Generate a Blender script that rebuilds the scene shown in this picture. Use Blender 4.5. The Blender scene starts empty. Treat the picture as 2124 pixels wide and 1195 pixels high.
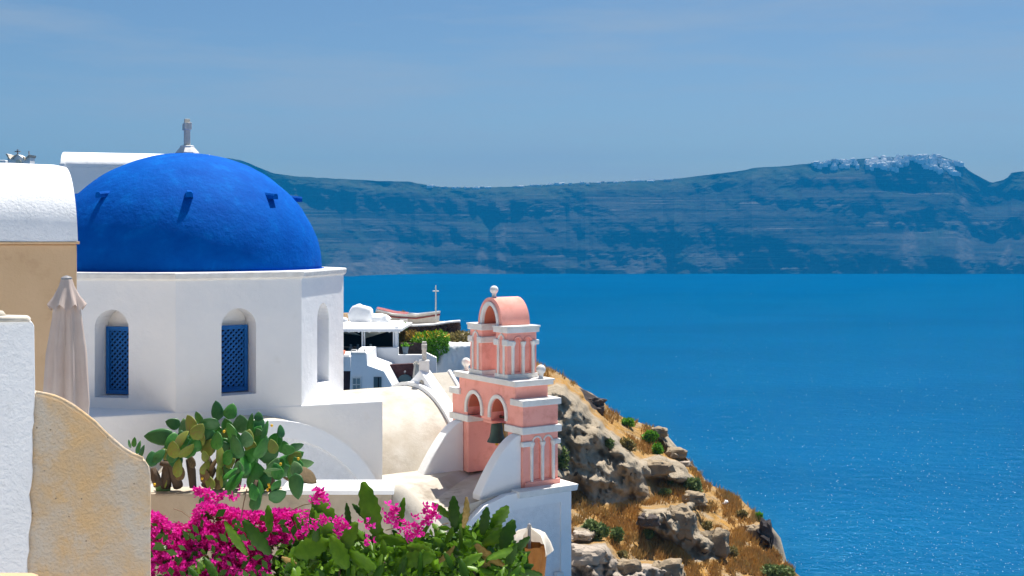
import bpy, math, random
import numpy as np
from mathutils import Vector, Matrix, noise, Euler
random.seed(7)
R = math.radians
S = bpy.context.scene
# ------------------------------------------------------------------ camera
F, CX, HY, W, H = 2500.0, 1062.0, 495.0, 2124.0, 1195.0      # focal length and principal point in photo pixels
cam = bpy.data.cameras.new('camera'); co = bpy.data.objects.new('camera', cam)
S.collection.objects.link(co); S.camera = co
cam.sensor_width = 36; cam.lens = 36 * F / W; cam.shift_y = -(H / 2 - HY) / W
cam.clip_start = .1; cam.clip_end = 30000
co.location = (0, 0, 0); co.rotation_euler = (R(90), 0, 0)      # level, looking along +Y, eye height is z = 0
# ------------------------------------------------------------------ sky, sun, exposure
SUN_AZ, SUN_EL = R(62), R(66)
wd = bpy.data.worlds.new('World'); S.world = wd; wd.use_nodes = True
wn, wl = wd.node_tree.nodes, wd.node_tree.links; wn.clear()
sky = wn.new('ShaderNodeTexSky'); sky.sky_type = 'NISHITA'; sky.sun_disc = False
sky.sun_elevation = SUN_EL; sky.sun_rotation = R(90) - SUN_AZ
sky.altitude = 100; sky.air_density = 1.0; sky.dust_density = 0.8; sky.ozone_density = 3.0
bg = wn.new('ShaderNodeBackground'); bg.inputs[1].default_value = .055
hsv = wn.new('ShaderNodeHueSaturation'); hsv.inputs['Saturation'].default_value = 1.15
tc = wn.new('ShaderNodeTexCoord'); mp = wn.new('ShaderNodeMapping'); mp.inputs['Scale'].default_value = (1.2, 1.2, 9)
cn = wn.new('ShaderNodeTexNoise'); cn.inputs['Scale'].default_value = 2.6; cn.inputs['Detail'].default_value = 7; cn.inputs['Roughness'].default_value = .62
cr = wn.new('ShaderNodeMapRange'); cr.inputs[1].default_value = .45; cr.inputs[2].default_value = .72; cr.inputs[4].default_value = .6
cm = wn.new('ShaderNodeMixRGB'); cm.inputs[2].default_value = (4.6, 5.4, 6.2, 1)
wo = wn.new('ShaderNodeOutputWorld')
wl.new(tc.outputs['Generated'], mp.inputs[0]); wl.new(mp.outputs[0], cn.inputs[0]); wl.new(cn.outputs[0], cr.inputs[0])
wl.new(sky.outputs[0], hsv.inputs['Color']); wl.new(hsv.outputs[0], cm.inputs[1]); wl.new(cr.outputs[0], cm.inputs[0])
wl.new(cm.outputs[0], bg.inputs[0]); wl.new(bg.outputs[0], wo.inputs[0])
sl = bpy.data.lights.new('sun', 'SUN'); sl.energy = 5.0; sl.angle = R(.53); sl.color = (1, .95, .87)
so = bpy.data.objects.new('sun', sl); S.collection.objects.link(so)
SD = Vector((math.cos(SUN_AZ) * math.cos(SUN_EL), math.sin(SUN_AZ) * math.cos(SUN_EL), math.sin(SUN_EL)))
so.rotation_euler = (-SD).to_track_quat('-Z', 'Y').to_euler(); so.location = (0, 0, 300)
S.view_settings.view_transform = 'Standard'; S.view_settings.look = 'None'
S.view_settings.exposure = 0.76; S.view_settings.gamma = 1
S.cycles.volume_bounces = 1

SEA = -107.0
# ------------------------------------------------------------------ helpers
def P(px, py, d): return Vector(((px - CX) / F * d, d, (HY - py) / F * d))       # photo pixel at a chosen depth -> place
def proj(v): return CX + v[0] / v[1] * F, HY - v[2] / v[1] * F
def sst(a, b, x):
    t = min(1, max(0, (x - a) / (b - a))); return t * t * (3 - 2 * t)
COL = S.collection
def tag(o, label=None, cat=None, group=None, kind=None):
    for k, v in (('label', label), ('category', cat), ('group', group), ('kind', kind)):
        if v: o[k] = v
    return o
def thing(name, label, cat, loc=(0, 0, 0), rz=0, group=None):
    o = bpy.data.objects.new(name, None); COL.objects.link(o); o.empty_display_size = .2
    o.location = loc; o.rotation_euler = (0, 0, rz); return tag(o, label, cat, group)
def link(name, me, parent=None, loc=None, rot=None, scl=None):
    o = bpy.data.objects.new(name, me); COL.objects.link(o)
    if parent: o.parent = parent
    if loc is not None: o.location = loc
    if rot is not None: o.rotation_euler = rot
    if scl is not None: o.scale = scl
    return o
class MB:
    """collects faces; z0 is subtracted so that parts of a thing with a raised base can be written with true heights"""
    def __init__(s, off=(0, 0, 0)): s.v = []; s.f = []; s.m = []; s.off = Vector(off)
    def add(s, vs, fs, mi=0):
        n = len(s.v); s.v += [tuple(Vector(p) - s.off) for p in vs]; s.f += [tuple(i + n for i in f) for f in fs]; s.m += [mi] * len(fs); return s
    def box(s, x0, x1, y0, y1, z0, z1, mi=0):
        vs = [(x, y, z) for z in (z0, z1) for y in (y0, y1) for x in (x0, x1)]
        return s.add(vs, [(0, 2, 3, 1), (4, 5, 7, 6), (0, 1, 5, 4), (2, 6, 7, 3), (0, 4, 6, 2), (1, 3, 7, 5)], mi)
    def prism(s, a, b, mi=0):
        """a, b: matching closed outlines -> solid"""
        n = len(a); fs = [tuple(range(n))[::-1], tuple(range(n, 2 * n))] + [(i, (i + 1) % n, n + (i + 1) % n, n + i) for i in range(n)]
        return s.add(list(a) + list(b), fs, mi)
    def loft(s, rings, closed=True, caps=True, mi=0):
        n = len(rings[0]); vs = [p for r in rings for p in r]; fs = []
        for k in range(len(rings) - 1):
            for i in range(n if closed else n - 1):
                j = (i + 1) % n; fs.append((k * n + i, k * n + j, (k + 1) * n + j, (k + 1) * n + i))
        if caps: fs += [tuple(range(n))[::-1], tuple(range((len(rings) - 1) * n, len(rings) * n))]
        return s.add(vs, fs, mi)
    def lathe(s, prof, c=(0, 0), n=24, mi=0):
        return s.loft([[(c[0] + r * math.cos(2 * math.pi * i / n), c[1] + r * math.sin(2 * math.pi * i / n), z) for i in range(n)] for r, z in prof], mi=mi)
    def tube(s, pts, rad, n=8, mi=0):
        pts = [Vector(p) for p in pts]; rings = []
        for i, p in enumerate(pts):
            t = (pts[min(i + 1, len(pts) - 1)] - pts[max(i - 1, 0)]).normalized()
            a = t.cross(Vector((.31, .2, .93))).normalized(); b = t.cross(a); r = rad[i] if isinstance(rad, (list, tuple)) else rad
            rings.append([p + (a * math.cos(2 * math.pi * k / n) + b * math.sin(2 * math.pi * k / n)) * r for k in range(n)])
        return s.loft(rings, mi=mi)
    def mesh(s, name, mats, smooth=False):
        me = bpy.data.meshes.new(name); me.from_pydata(s.v, [], s.f)
        for m in (mats if isinstance(mats, (list, tuple)) else [mats]): me.materials.append(m)
        if any(s.m): me.polygons.foreach_set('material_index', s.m)
        import bmesh
        bm = bmesh.new(); bm.from_mesh(me); bmesh.ops.recalc_face_normals(bm, faces=bm.faces); bm.to_mesh(me); bm.free()
        if smooth is True: me.polygons.foreach_set('use_smooth', [True] * len(me.polygons))
        elif smooth: me.polygons.foreach_set('use_smooth', [True] * len(me.polygons)); me.set_sharp_from_angle(angle=R(smooth))
        me.update(); return me
    def build(s, name, mats, parent=None, smooth=False, bevel=0):
        o = link(name, s.mesh(name, mats, smooth), parent)
        if bevel:
            b = o.modifiers.new('bevel', 'BEVEL'); b.width = bevel; b.segments = 2; b.limit_method = 'ANGLE'; b.angle_limit = R(40)
        return o
def arc(c, a, b, t0, t1, n):        # (s, z) points on an ellipse arc
    return [(c[0] + a * math.cos(t0 + (t1 - t0) * i / n), c[1] + b * math.sin(t0 + (t1 - t0) * i / n)) for i in range(n + 1)]
def holed(mb, s0, s1, z0, z1, holes, depth, fn, back=True, mi=0, mb_back=0):
    """wall in the (s, z) plane with arched holes (sc, half width, z bottom, z spring, rise); fn(s, z, depth) -> place"""
    q = lambda pts, m=mi: mb.add([fn(*p) for p in pts], [tuple(range(len(pts)))], m)
    prev = s0
    for sc, hw, zb, zs, ri in sorted(holes):
        q([(prev, z0, 0), (sc - hw, z0, 0), (sc - hw, z1, 0), (prev, z1, 0)])
        if zb > z0 + 1e-6: q([(sc - hw, z0, 0), (sc + hw, z0, 0), (sc + hw, zb, 0), (sc - hw, zb, 0)])
        ar = arc((sc, zs), hw, ri, math.pi, 0, 14)
        for (a, za), (b, zb2) in zip(ar, ar[1:]): q([(a, za, 0), (b, zb2, 0), (b, z1, 0), (a, z1, 0)])
        out = [(sc + hw, zb), (sc - hw, zb)] + ar
        for (a, za), (b, zb2) in zip(out, out[1:] + out[:1]): q([(a, za, 0), (b, zb2, 0), (b, zb2, depth), (a, za, depth)])
        if back: q([(a, z, depth) for a, z in out], mb_back)
        prev = sc + hw
    q([(prev, z0, 0), (s1, z0, 0), (s1, z1, 0), (prev, z1, 0)])

# ------------------------------------------------------------------ materials
def mat(name, c1, c2=None, scale=3, rough=.8, bump=.0, bscale=20, bdist=.02, spec=.3, stain=None, sscale=.8, smin=.5, smax=.7, stretch=(1, 1, 1), detail=6, trans=0, vor=None):
    m = bpy.data.materials.new(name); m.use_nodes = True; n, l = m.node_tree.nodes, m.node_tree.links
    b = n['Principled BSDF']; b.inputs['Roughness'].default_value = rough; b.inputs['Specular IOR Level'].default_value = spec
    t = n.new('ShaderNodeTexCoord'); mpn = n.new('ShaderNodeMapping'); mpn.inputs['Scale'].default_value = stretch
    l.new(t.outputs['Object'], mpn.inputs[0])
    def nz(sc, de=detail, ro=.6):
        x = n.new('ShaderNodeTexNoise'); x.inputs['Scale'].default_value = sc; x.inputs['Detail'].default_value = de; x.inputs['Roughness'].default_value = ro
        l.new(mpn.outputs[0], x.inputs['Vector']); return x
    def rng(src, a, bb, lo=0, hi=1):
        r = n.new('ShaderNodeMapRange'); r.inputs[1].default_value = a; r.inputs[2].default_value = bb; r.inputs[3].default_value = lo; r.inputs[4].default_value = hi
        l.new(src, r.inputs[0]); return r.outputs[0]
    def mix(fac, a, bb):
        x = n.new('ShaderNodeMixRGB'); l.new(fac, x.inputs[0])
        for i, c in ((1, a), (2, bb)):
            if isinstance(c, tuple): x.inputs[i].default_value = c + (1,)
            else: l.new(c, x.inputs[i])
        return x.outputs[0]
    c = c1
    if c2: c = mix(rng(nz(scale).outputs[0], .35, .65), c1, c2)
    if stain: c = mix(rng(nz(sscale, 8, .68).outputs[0], smin, smax), c, stain)
    if vor:
        vo = n.new('ShaderNodeTexVoronoi'); vo.inputs['Scale'].default_value = vor[1]; l.new(mpn.outputs[0], vo.inputs['Vector'])
        c = mix(rng(vo.outputs['Distance'], vor[2], vor[2] * .6), c, vor[0])
    if isinstance(c, tuple): b.inputs['Base Color'].default_value = c + (1,)
    else: l.new(c, b.inputs['Base Color'])
    if bump:
        bp = n.new('ShaderNodeBump'); bp.inputs['Strength'].default_value = bump; bp.inputs['Distance'].default_value = bdist
        l.new(nz(bscale, 5).outputs[0], bp.inputs['Height']); l.new(bp.outputs[0], b.inputs['Normal'])
    if trans:
        tr = n.new('ShaderNodeBsdfTranslucent'); ms = n.new('ShaderNodeMixShader'); ms.inputs[0].default_value = trans
        if isinstance(c, tuple): tr.inputs[0].default_value = c + (1,)
        else: l.new(c, tr.inputs[0])
        l.new(b.outputs[0], ms.inputs[1]); l.new(tr.outputs[0], ms.inputs[2]); l.new(ms.outputs[0], n['Material Output'].inputs[0])
    return m
M = {}
M['white'] = mat('white_plaster', (.86, .86, .86), (.81, .82, .83), 1.3, .85, .5, 5, .03, stain=(.70, .69, .66), sscale=1.1, smin=.60, smax=.85)
M['white_rough'] = mat('rough_white_plaster', (.85, .86, .87), (.79, .80, .81), 2, .9, .6, 30, .02, stain=(.62, .61, .58), sscale=2.2, smin=.58, smax=.8)
M['white_panel'] = mat('pebbled_white_render', (.84, .84, .85), (.77, .77, .78), 9, .95, .8, 45, .02)
M['white_crisp'] = mat('white_paint_trim', (.80, .79, .76), (.70, .68, .64), 5, .75, .6, 12, .02)
M['cream'] = mat('weathered_lime_roof', (.60, .565, .50), (.48, .43, .35), 1.8, .9, .5, 22, .014, stain=(.34, .29, .22), sscale=1.5, smin=.50, smax=.78)
M['roof_flat'] = mat('stained_flat_roof', (.44, .385, .305), (.55, .51, .45), 1.4, .9, .4, 20, .01, stain=(.24, .20, .155), sscale=1.3, smin=.56, smax=.72)
M['blue'] = mat('blue_dome_paint', (.0, .080, .40), (.0, .105, .47), 2.2, .75, .55, 9, .03, spec=.04, stain=(.0, .15, .54), sscale=2.2, smin=.55, smax=.8)
M['blue_wood'] = mat('blue_shutter_paint', (.004, .10, .36), (.006, .13, .44), 6, .55, .3, 30, .004)
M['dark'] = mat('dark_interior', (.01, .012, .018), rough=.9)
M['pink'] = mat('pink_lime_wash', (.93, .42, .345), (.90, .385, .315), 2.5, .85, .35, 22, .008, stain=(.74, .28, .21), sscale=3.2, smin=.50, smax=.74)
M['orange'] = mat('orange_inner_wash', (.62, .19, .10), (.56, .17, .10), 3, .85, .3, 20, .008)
M['bronze'] = mat('green_bronze', (.02, .055, .045), (.03, .08, .06), 6, .5, .2, 20, .004, spec=.5)
M['tan'] = mat('tan_render', (.55, .37, .21), (.61, .42, .25), 1.2, .9, .5, 25, .01, stain=(.44, .27, .15), sscale=2, smin=.55, smax=.75)
M['ochre'] = mat('crumbling_ochre_render', (.64, .43, .22), (.55, .42, .28), 3.5, .92, .7, 42, .018, stain=(.55, .48, .39), sscale=1.5, smin=.45, smax=.58, vor=((.22, .17, .12), 10, .075))
M['wallbrown'] = mat('planter_render', (.42, .35, .26), (.52, .45, .35), 2, .9, .5, 20, .015, stain=(.28, .24, .19), sscale=2.5, smin=.55, smax=.75)
M['cloth'] = mat('parasol_cloth', (.56, .45, .40), (.62, .52, .46), 4, .85, .15, 60, .004, trans=.15)
M['cloth_white'] = mat('white_parasol_cloth', (.80, .74, .64), (.74, .66, .55), 4, .85, trans=.2)
M['cloth_brown'] = mat('brown_parasol_cloth', (.36, .15, .035), (.26, .10, .02), 6, .85, trans=.1)
M['sail'] = mat('cream_sail_cloth', (.78, .74, .60), rough=.9, trans=.2)
M['metal'] = mat('grey_metal', (.25, .25, .26), rough=.4)
M['stonecross'] = mat('weathered_marble', (.66, .63, .57), (.5, .48, .43), 8, .85, .5, 30, .01, stain=(.35, .33, .29), sscale=6)
M['lava'] = mat('dark_lava_stone', (.035, .025, .025), (.075, .05, .045), 4, .95, .8, 10, .04)
M['redwall'] = mat('dark_red_wall', (.055, .022, .025), (.08, .035, .035), 5, .95, .6, 12, .03)
M['teal'] = mat('grey_teal_door', (.06, .11, .13), rough=.5)
M['glass'] = mat('window_glass', (.10, .20, .23), rough=.08, spec=.6)
M['red'] = mat('red_boat_paint', (.30, .05, .05), (.36, .12, .10), 4, .5)
M['pot'] = mat('blue_grey_pot', (.14, .19, .24), (.18, .23, .28), 5, .7)
M['pad'] = mat('cactus_pad', (.025, .155, .02), (.055, .235, .03), 5, .45, .3, 40, .006, spec=.4, vor=((.16, .28, .13), 22, .05))
M['pad_dark'] = mat('dark_cactus_pad', (.02, .115, .025), (.035, .15, .035), 5, .45, .3, 40, .006, spec=.4)
M['pad_yellow'] = mat('yellowing_cactus_pad', (.20, .24, .035), (.12, .19, .03), 5, .55, .3, 40, .006, stain=(.28, .15, .05), sscale=5)
M['pad_pale'] = mat('pale_cactus_pad', (.13, .25, .09), (.08, .19, .06), 5, .6, .3, 40, .006)
M['pad_brown'] = mat('dried_cactus_pad', (.17, .11, .055), (.10, .07, .03), 6, .8, .5, 30, .01)
M['bark'] = mat('woody_cactus_stem', (.06, .04, .025), (.11, .075, .05), 6, .9, .9, 18, .03, stretch=(1, 1, .35))
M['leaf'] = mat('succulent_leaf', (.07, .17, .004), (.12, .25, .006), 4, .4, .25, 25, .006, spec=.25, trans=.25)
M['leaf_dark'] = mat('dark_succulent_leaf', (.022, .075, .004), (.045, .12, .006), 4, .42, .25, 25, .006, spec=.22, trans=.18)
M['leaf_lime'] = mat('lime_succulent_leaf', (.20, .36, .02), (.13, .30, .015), 5, .4, .2, 25, .006, spec=.4, trans=.3)
M['leaf_dry'] = mat('dry_leaf', (.42, .27, .10), (.24, .16, .03), 6, .8, .3, 20, .01)
M['flower'] = mat('magenta_bract', (.72, .008, .32), (.58, .004, .25), 7, .6, trans=.45)
M['flower2'] = mat('bright_magenta_bract', (.88, .04, .48), (.76, .015, .38), 7, .6, trans=.45)
M['twig'] = mat('grey_twig', (.20, .13, .08), rough=.9)
M['yellow'] = mat('yellow_flower', (.75, .45, .02), rough=.6)
M['grass'] = mat('dry_grass', (.50, .285, .075), (.40, .235, .08), .6, .9, trans=.2, stain=(.30, .25, .11), sscale=.45, smin=.5, smax=.64)
M['shrub'] = mat('grey_green_shrub', (.12, .18, .05), (.19, .25, .08), 3, .7, trans=.2)
M['shrub_green'] = mat('bright_green_shrub', (.09, .27, .012), (.16, .38, .02), 3, .6, trans=.3)
M['shrub_olive'] = mat('olive_brown_shrub', (.22, .19, .07), (.32, .25, .08), 3, .8, trans=.2)
M['shrub_gold'] = mat('yellow_brown_shrub', (.32, .22, .035), (.26, .16, .04), 3, .8, trans=.2)
M['rock'] = mat('tuff_rock', (.34, .265, .175), (.26, .20, .135), .7, .95, .9, 3.5, .12, stain=(.13, .10, .075), sscale=1.2, smin=.52, smax=.75, vor=((.07, .06, .05), 1.1, .10))
M['rock_pale'] = mat('pale_pumice_rock', (.46, .39, .32), (.36, .30, .24), .9, .95, .9, 4, .1, stain=(.30, .25, .2), sscale=1.4, smin=.55, smax=.75, vor=((.12, .09, .07), 1.2, .09))
M['rock_dark'] = mat('black_lava_rock', (.05, .04, .04), (.11, .09, .08), 1.5, .95, 1, 4, .12)
M['housewhite'] = mat('far_white_house', (.80, .80, .78), rough=.9)
M['housegrey'] = mat('far_grey_house', (.46, .43, .40), rough=.9)

# ================================================================== SETTING
# ---- sea
m = bpy.data.materials.new('deep_sea_water'); m.use_nodes = True; n, l = m.node_tree.nodes, m.node_tree.links
b = n['Principled BSDF']; b.inputs['Roughness'].default_value = .16; b.inputs['IOR'].default_value = 1.33; b.inputs['Specular IOR Level'].default_value = .22
t = n.new('ShaderNodeTexCoord')
def sea_noise(sc, st, de):
    mpn = n.new('ShaderNodeMapping'); mpn.inputs['Scale'].default_value = st; mpn.inputs['Rotation'].default_value = (0, 0, R(18)); l.new(t.outputs['Object'], mpn.inputs[0])
    x = n.new('ShaderNodeTexNoise'); x.inputs['Scale'].default_value = sc; x.inputs['Detail'].default_value = de; l.new(mpn.outputs[0], x.inputs['Vector']); return x
big = sea_noise(.004, (1, 2.2, 1), 5)
mx = n.new('ShaderNodeMixRGB'); mx.inputs[1].default_value = (.0, .057, .148, 1); mx.inputs[2].default_value = (.0, .070, .176, 1)
rr = n.new('ShaderNodeMapRange'); rr.inputs[1].default_value = .35; rr.inputs[2].default_value = .65; l.new(big.outputs[0], rr.inputs[0]); l.new(rr.outputs[0], mx.inputs[0]); l.new(mx.outputs[0], b.inputs['Base Color'])
w1 = sea_noise(.55, (1, 1.7, 1), 6); w2 = sea_noise(.09, (1, 1.6, 1), 3)
b1 = n.new('ShaderNodeBump'); b1.inputs['Strength'].default_value = 1; b1.inputs['Distance'].default_value = .9; l.new(w1.outputs[0], b1.inputs['Height'])
b2 = n.new('ShaderNodeBump'); b2.inputs['Strength'].default_value = .6; b2.inputs['Distance'].default_value = 2.5; l.new(w2.outputs[0], b2.inputs['Height']); l.new(b1.outputs[0], b2.inputs['Normal'])
n.remove(b); df = n.new('ShaderNodeBsdfDiffuse'); gl = n.new('ShaderNodeBsdfGlossy'); gl.inputs['Roughness'].default_value = .14; gl.inputs[0].default_value = (.2, .65, 1, 1); ms = n.new('ShaderNodeMixShader'); ms.inputs[0].default_value = .045
l.new(mx.outputs[0], df.inputs[0]); l.new(b2.outputs[0], df.inputs['Normal']); l.new(b2.outputs[0], gl.inputs['Normal']); l.new(df.outputs[0], ms.inputs[1]); l.new(gl.outputs[0], ms.inputs[2]); l.new(ms.outputs[0], n['Material Output'].inputs[0])
tag(MB().add([(-4600, -400, SEA), (5200, -400, SEA), (5200, 4500, SEA), (-4600, 4500, SEA)], [(0, 1, 2, 3)]).build('sea', m), kind='structure')

M['glint'] = mat('glint', (.82, .84, .85), rough=.6)
mb = MB(); rnd = random.Random(77); cnt = 0  # white flakes drawn in place of sun glints, with small whitecaps among them
while cnt < 2300:
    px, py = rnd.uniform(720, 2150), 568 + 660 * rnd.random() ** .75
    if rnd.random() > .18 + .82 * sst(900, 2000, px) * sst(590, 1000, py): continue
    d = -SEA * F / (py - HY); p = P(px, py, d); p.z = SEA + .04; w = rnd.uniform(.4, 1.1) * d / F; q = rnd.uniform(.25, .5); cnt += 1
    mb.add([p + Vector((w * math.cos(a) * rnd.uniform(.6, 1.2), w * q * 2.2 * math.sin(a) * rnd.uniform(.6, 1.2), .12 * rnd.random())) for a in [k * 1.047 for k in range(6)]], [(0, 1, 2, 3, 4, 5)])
tag(mb.build('glint_flecks', M['glint']), 'tiny white flecks standing in for sun glints and small whitecaps on the sea', 'glint', kind='stuff')

# ---- far caldera cliffs
SKY = [(-900, 420), (60, 372), (250, 345), (400, 331), (470, 329), (500, 334), (540, 350), (575, 363), (620, 367), (700, 372), (780, 376), (850, 378), (885, 385), (920, 389), (1000, 390), (1060, 388), (1150, 383), (1250, 379), (1380, 374), (1450, 366), (1530, 357), (1560, 350), (1640, 345), (1700, 338), (1800, 330), (1880, 326), (1940, 323), (1975, 333), (2002, 348), (2012, 356), (2055, 381), (2088, 372), (2096, 360), (2124, 357), (2300, 352), (3000, 372)]
sx, sy = zip(*SKY)
NX, NT = 480, 130
cpx = np.linspace(-900, 2950, NX)
def nz3(x, y, z, o=4): return noise.fractal(Vector((x, y, z)), .9, 2.1, o, noise_basis='PERLIN_ORIGINAL')
def cliff_row(px):
    ys = float(np.interp(px, sx, sy)) + 1.2 * nz3(px * .03, 0, 9)
    zc = (HY - ys) / F * 4100
    spur = float(np.interp(px, [300, 480, 890], [318, 332, 568]))
    out = []; acc = [0.0]
    for k in range(NT):
        h = k / NT * 350
        acc.append(acc[-1] + max(.06, .75 + 1.9 * nz3(px * .0023 + 5.3, h * .021 + .002 * px, .37, 3) + .8 * nz3(px * .019 + 1.7, h * .055, 2.71, 3)))
    g1 = nz3(px * .0087 + .31, 3.43, .77, 4); g2 = nz3(px * .027 + .63, 7.19, 1.37, 4)
    for k in range(NT + 1):
        t_ = k / NT; s_ = acc[k] / acc[-1]; s_ = .25 * t_ + .75 * s_
        z = SEA + (zc - SEA) * t_
        D = 3664 + 400 * s_
        D += (75 * g1 + 26 * g2 * (1 - .5 * t_)) * (1 - sst(.80, 1, t_)) * (.4 + .6 * sst(0, .2, t_)) + 20 * nz3(px * .031 + 2.3 * t_ + .41, t_ * 5.3 + px * .004, 3.61, 5) * (1 - sst(.93, 1, t_))
        if px < 900:
            yy = HY - z / D * F
            D -= 260 * sst(-10, 130, yy - spur) + 60 * sst(0, 30, yy - spur) * nz3(px * .02, t_ * 3, 8)
        out.append(Vector(((px - CX) / F * D, D, z)))
    return out
rows = [cliff_row(px) for px in cpx]
FANS = [(1690, 525, 42), (1745, 520, 34), (1885, 470, 48), (1822, 520, 30), (2000, 400, 34), (1000, 520, 40), (800, 500, 80), (710, 520, 50), (1040, 440, 14), (2090, 510, 40), (1450, 540, 50), (1320, 530, 40)]
cv, cf, ca, cg = [], [], [], []
for i, r in enumerate(rows):
    for k, p in enumerate(r):
        cv.append(p); x, y = proj(p); a = 0
        for fx, fy, fw in FANS:
            if y > fy: a = max(a, 1 - abs(x - fx + 8 * nz3(x * .02, y * .02, 4)) / (fw * (.25 + .75 * (y - fy) / (570 - fy))))
        ca.append(max(0, min(1, a * 1.6))); cg.append(sst(.80, .93, k / NT + .05 * nz3(x * .01, y * .03, 6)))
    x_, d_ = r[-1].x / r[-1].y, r[-1].y
    for dd, dz in ((90, 6), (320, -12)): cv.append(Vector((x_ * (d_ + dd), d_ + dd, r[-1].z + dz * (.4 if dz > 0 else 1)))); ca.append(0); cg.append(1)
L = NT + 3
for i in range(NX - 1):
    for k in range(L - 1): cf.append((i * L + k, (i + 1) * L + k, (i + 1) * L + k + 1, i * L + k + 1))
me = bpy.data.meshes.new('far_cliffs'); me.from_pydata(cv, [], cf)
me.attributes.new('talus', 'FLOAT', 'POINT').data.foreach_set('value', ca); me.attributes.new('green', 'FLOAT', 'POINT').data.foreach_set('value', cg)
m = bpy.data.materials.new('layered_cliff_rock'); m.use_nodes = True; n, l = m.node_tree.nodes, m.node_tree.links; b = n['Principled BSDF']; b.inputs['Roughness'].default_value = 1; b.inputs['Specular IOR Level'].default_value = .05
t = n.new('ShaderNodeTexCoord')
def cnoise(st, sc, de=8, dist=0):
    mpn = n.new('ShaderNodeMapping'); mpn.inputs['Scale'].default_value = st; l.new(t.outputs['Object'], mpn.inputs[0])
    x = n.new('ShaderNodeTexNoise'); x.inputs['Scale'].default_value = sc; x.inputs['Detail'].default_value = de; x.inputs['Roughness'].default_value = .65; x.inputs['Distortion'].default_value = dist; l.new(mpn.outputs[0], x.inputs['Vector']); return x.outputs[0]
def cmix(f, a, bb, lo=None, hi=None):
    if lo is not None:
        r = n.new('ShaderNodeMapRange'); r.inputs[1].default_value = lo; r.inputs[2].default_value = hi; l.new(f, r.inputs[0]); f = r.outputs[0]
    x = n.new('ShaderNodeMixRGB'); l.new(f, x.inputs[0])
    for i, c in ((1, a), (2, bb)):
        if isinstance(c, tuple): x.inputs[i].default_value = c + (1,)
        else: l.new(c, x.inputs[i])
    return x.outputs[0]
def attr(nm): a = n.new('ShaderNodeAttribute'); a.attribute_name = nm; return a.outputs['Fac']
c = cmix(cnoise((.07, .07, 4.5), .012, 9, .7), (.006, .009, .009), (.042, .044, .037), .43, .57)
c = cmix(cnoise((.07, .07, 5), .02, 10, .8), c, (.105, .098, .08), .57, .63)
c = cmix(cnoise((1, 1, 1), .008), c, (.03, .045, .03), .52, .66)
c = cmix(attr('talus'), c, cmix(cnoise((1, 1, 1), .03), (.04, .042, .037), (.08, .075, .063), .4, .6), .2, .8)
c = cmix(attr('green'), c, cmix(cnoise((1, 1, 1), .02), (.025, .045, .025), (.06, .07, .045), .4, .65))
l.new(c, b.inputs['Base Color'])
bp = n.new('ShaderNodeBump'); bp.inputs['Distance'].default_value = 9; bp.inputs['Strength'].default_value = .8; l.new(cnoise((1, 1, 2), .03, 6), bp.inputs['Height']); l.new(bp.outputs[0], b.inputs['Normal'])
me.materials.append(m); me.update()
tag(link('far_cliffs', me), kind='structure')

# ---- headland slope below the terrace
HS = [(560, 640), (700, 676), (800, 684), (975, 690), (1050, 722), (1115, 752), (1160, 774), (1200, 800), (1250, 830), (1262, 850), (1300, 868), (1350, 884), (1378, 893), (1384, 915), (1430, 955), (1462, 1000), (1530, 1030), (1572, 1068), (1596, 1086), (1603, 1140), (1625, 1165), (1665, 1200), (1760, 1300)]
hx, hy = zip(*HS)
POLY = {'cliff': ([(1095, 800), (1160, 782), (1200, 812), (1235, 852), (1290, 905), (1348, 962), (1352, 1035), (1300, 1052), (1225, 1050), (1200, 1030), (1140, 1010), (1095, 960)], 5.0, 26),
        'knoll': ([(1325, 1052), (1440, 1042), (1452, 1098), (1505, 1128), (1500, 1165), (1440, 1170), (1395, 1130), (1330, 1095)], 2.6, 16),
        'pale': ([(1150, 1135), (1255, 1118), (1290, 1160), (1420, 1168), (1432, 1320), (1150, 1320)], 2.6, 16),
        'black': ([(1545, 1090), (1590, 1082), (1612, 1090), (1615, 1145), (1580, 1130)], 1.4, 12),
        'ridge': ([(1325, 950), (1370, 938), (1420, 966), (1448, 1002), (1400, 1004), (1340, 990)], 2.2, 10), 'crest': ([(1350, 880), (1388, 886), (1395, 915), (1436, 955), (1405, 955), (1362, 914)], 1.4, 9), 'ledge': ([(1420, 1028), (1462, 1022), (1470, 1052), (1425, 1055)], 1.4, 9), 'scree': ([(1185, 1095), (1230, 1085), (1262, 1112), (1200, 1128)], 1.2, 9),
        'lip': ([(1190, 800), (1215, 806), (1255, 828), (1256, 852), (1225, 850)], 1.0, 9)}
def sdf(px, py, poly):
    ins, best = False, 1e9
    for (x0, y0), (x1, y1) in zip(poly, poly[1:] + poly[:1]):
        if (y0 > py) != (y1 > py) and px < (x1 - x0) * (py - y0) / (y1 - y0) + x0: ins = not ins
        dx, dy = x1 - x0, y1 - y0; t_ = max(0, min(1, ((px - x0) * dx + (py - y0) * dy) / (dx * dx + dy * dy)))
        best = min(best, math.hypot(px - x0 - t_ * dx, py - y0 - t_ * dy))
    return best if ins else -best
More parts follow.
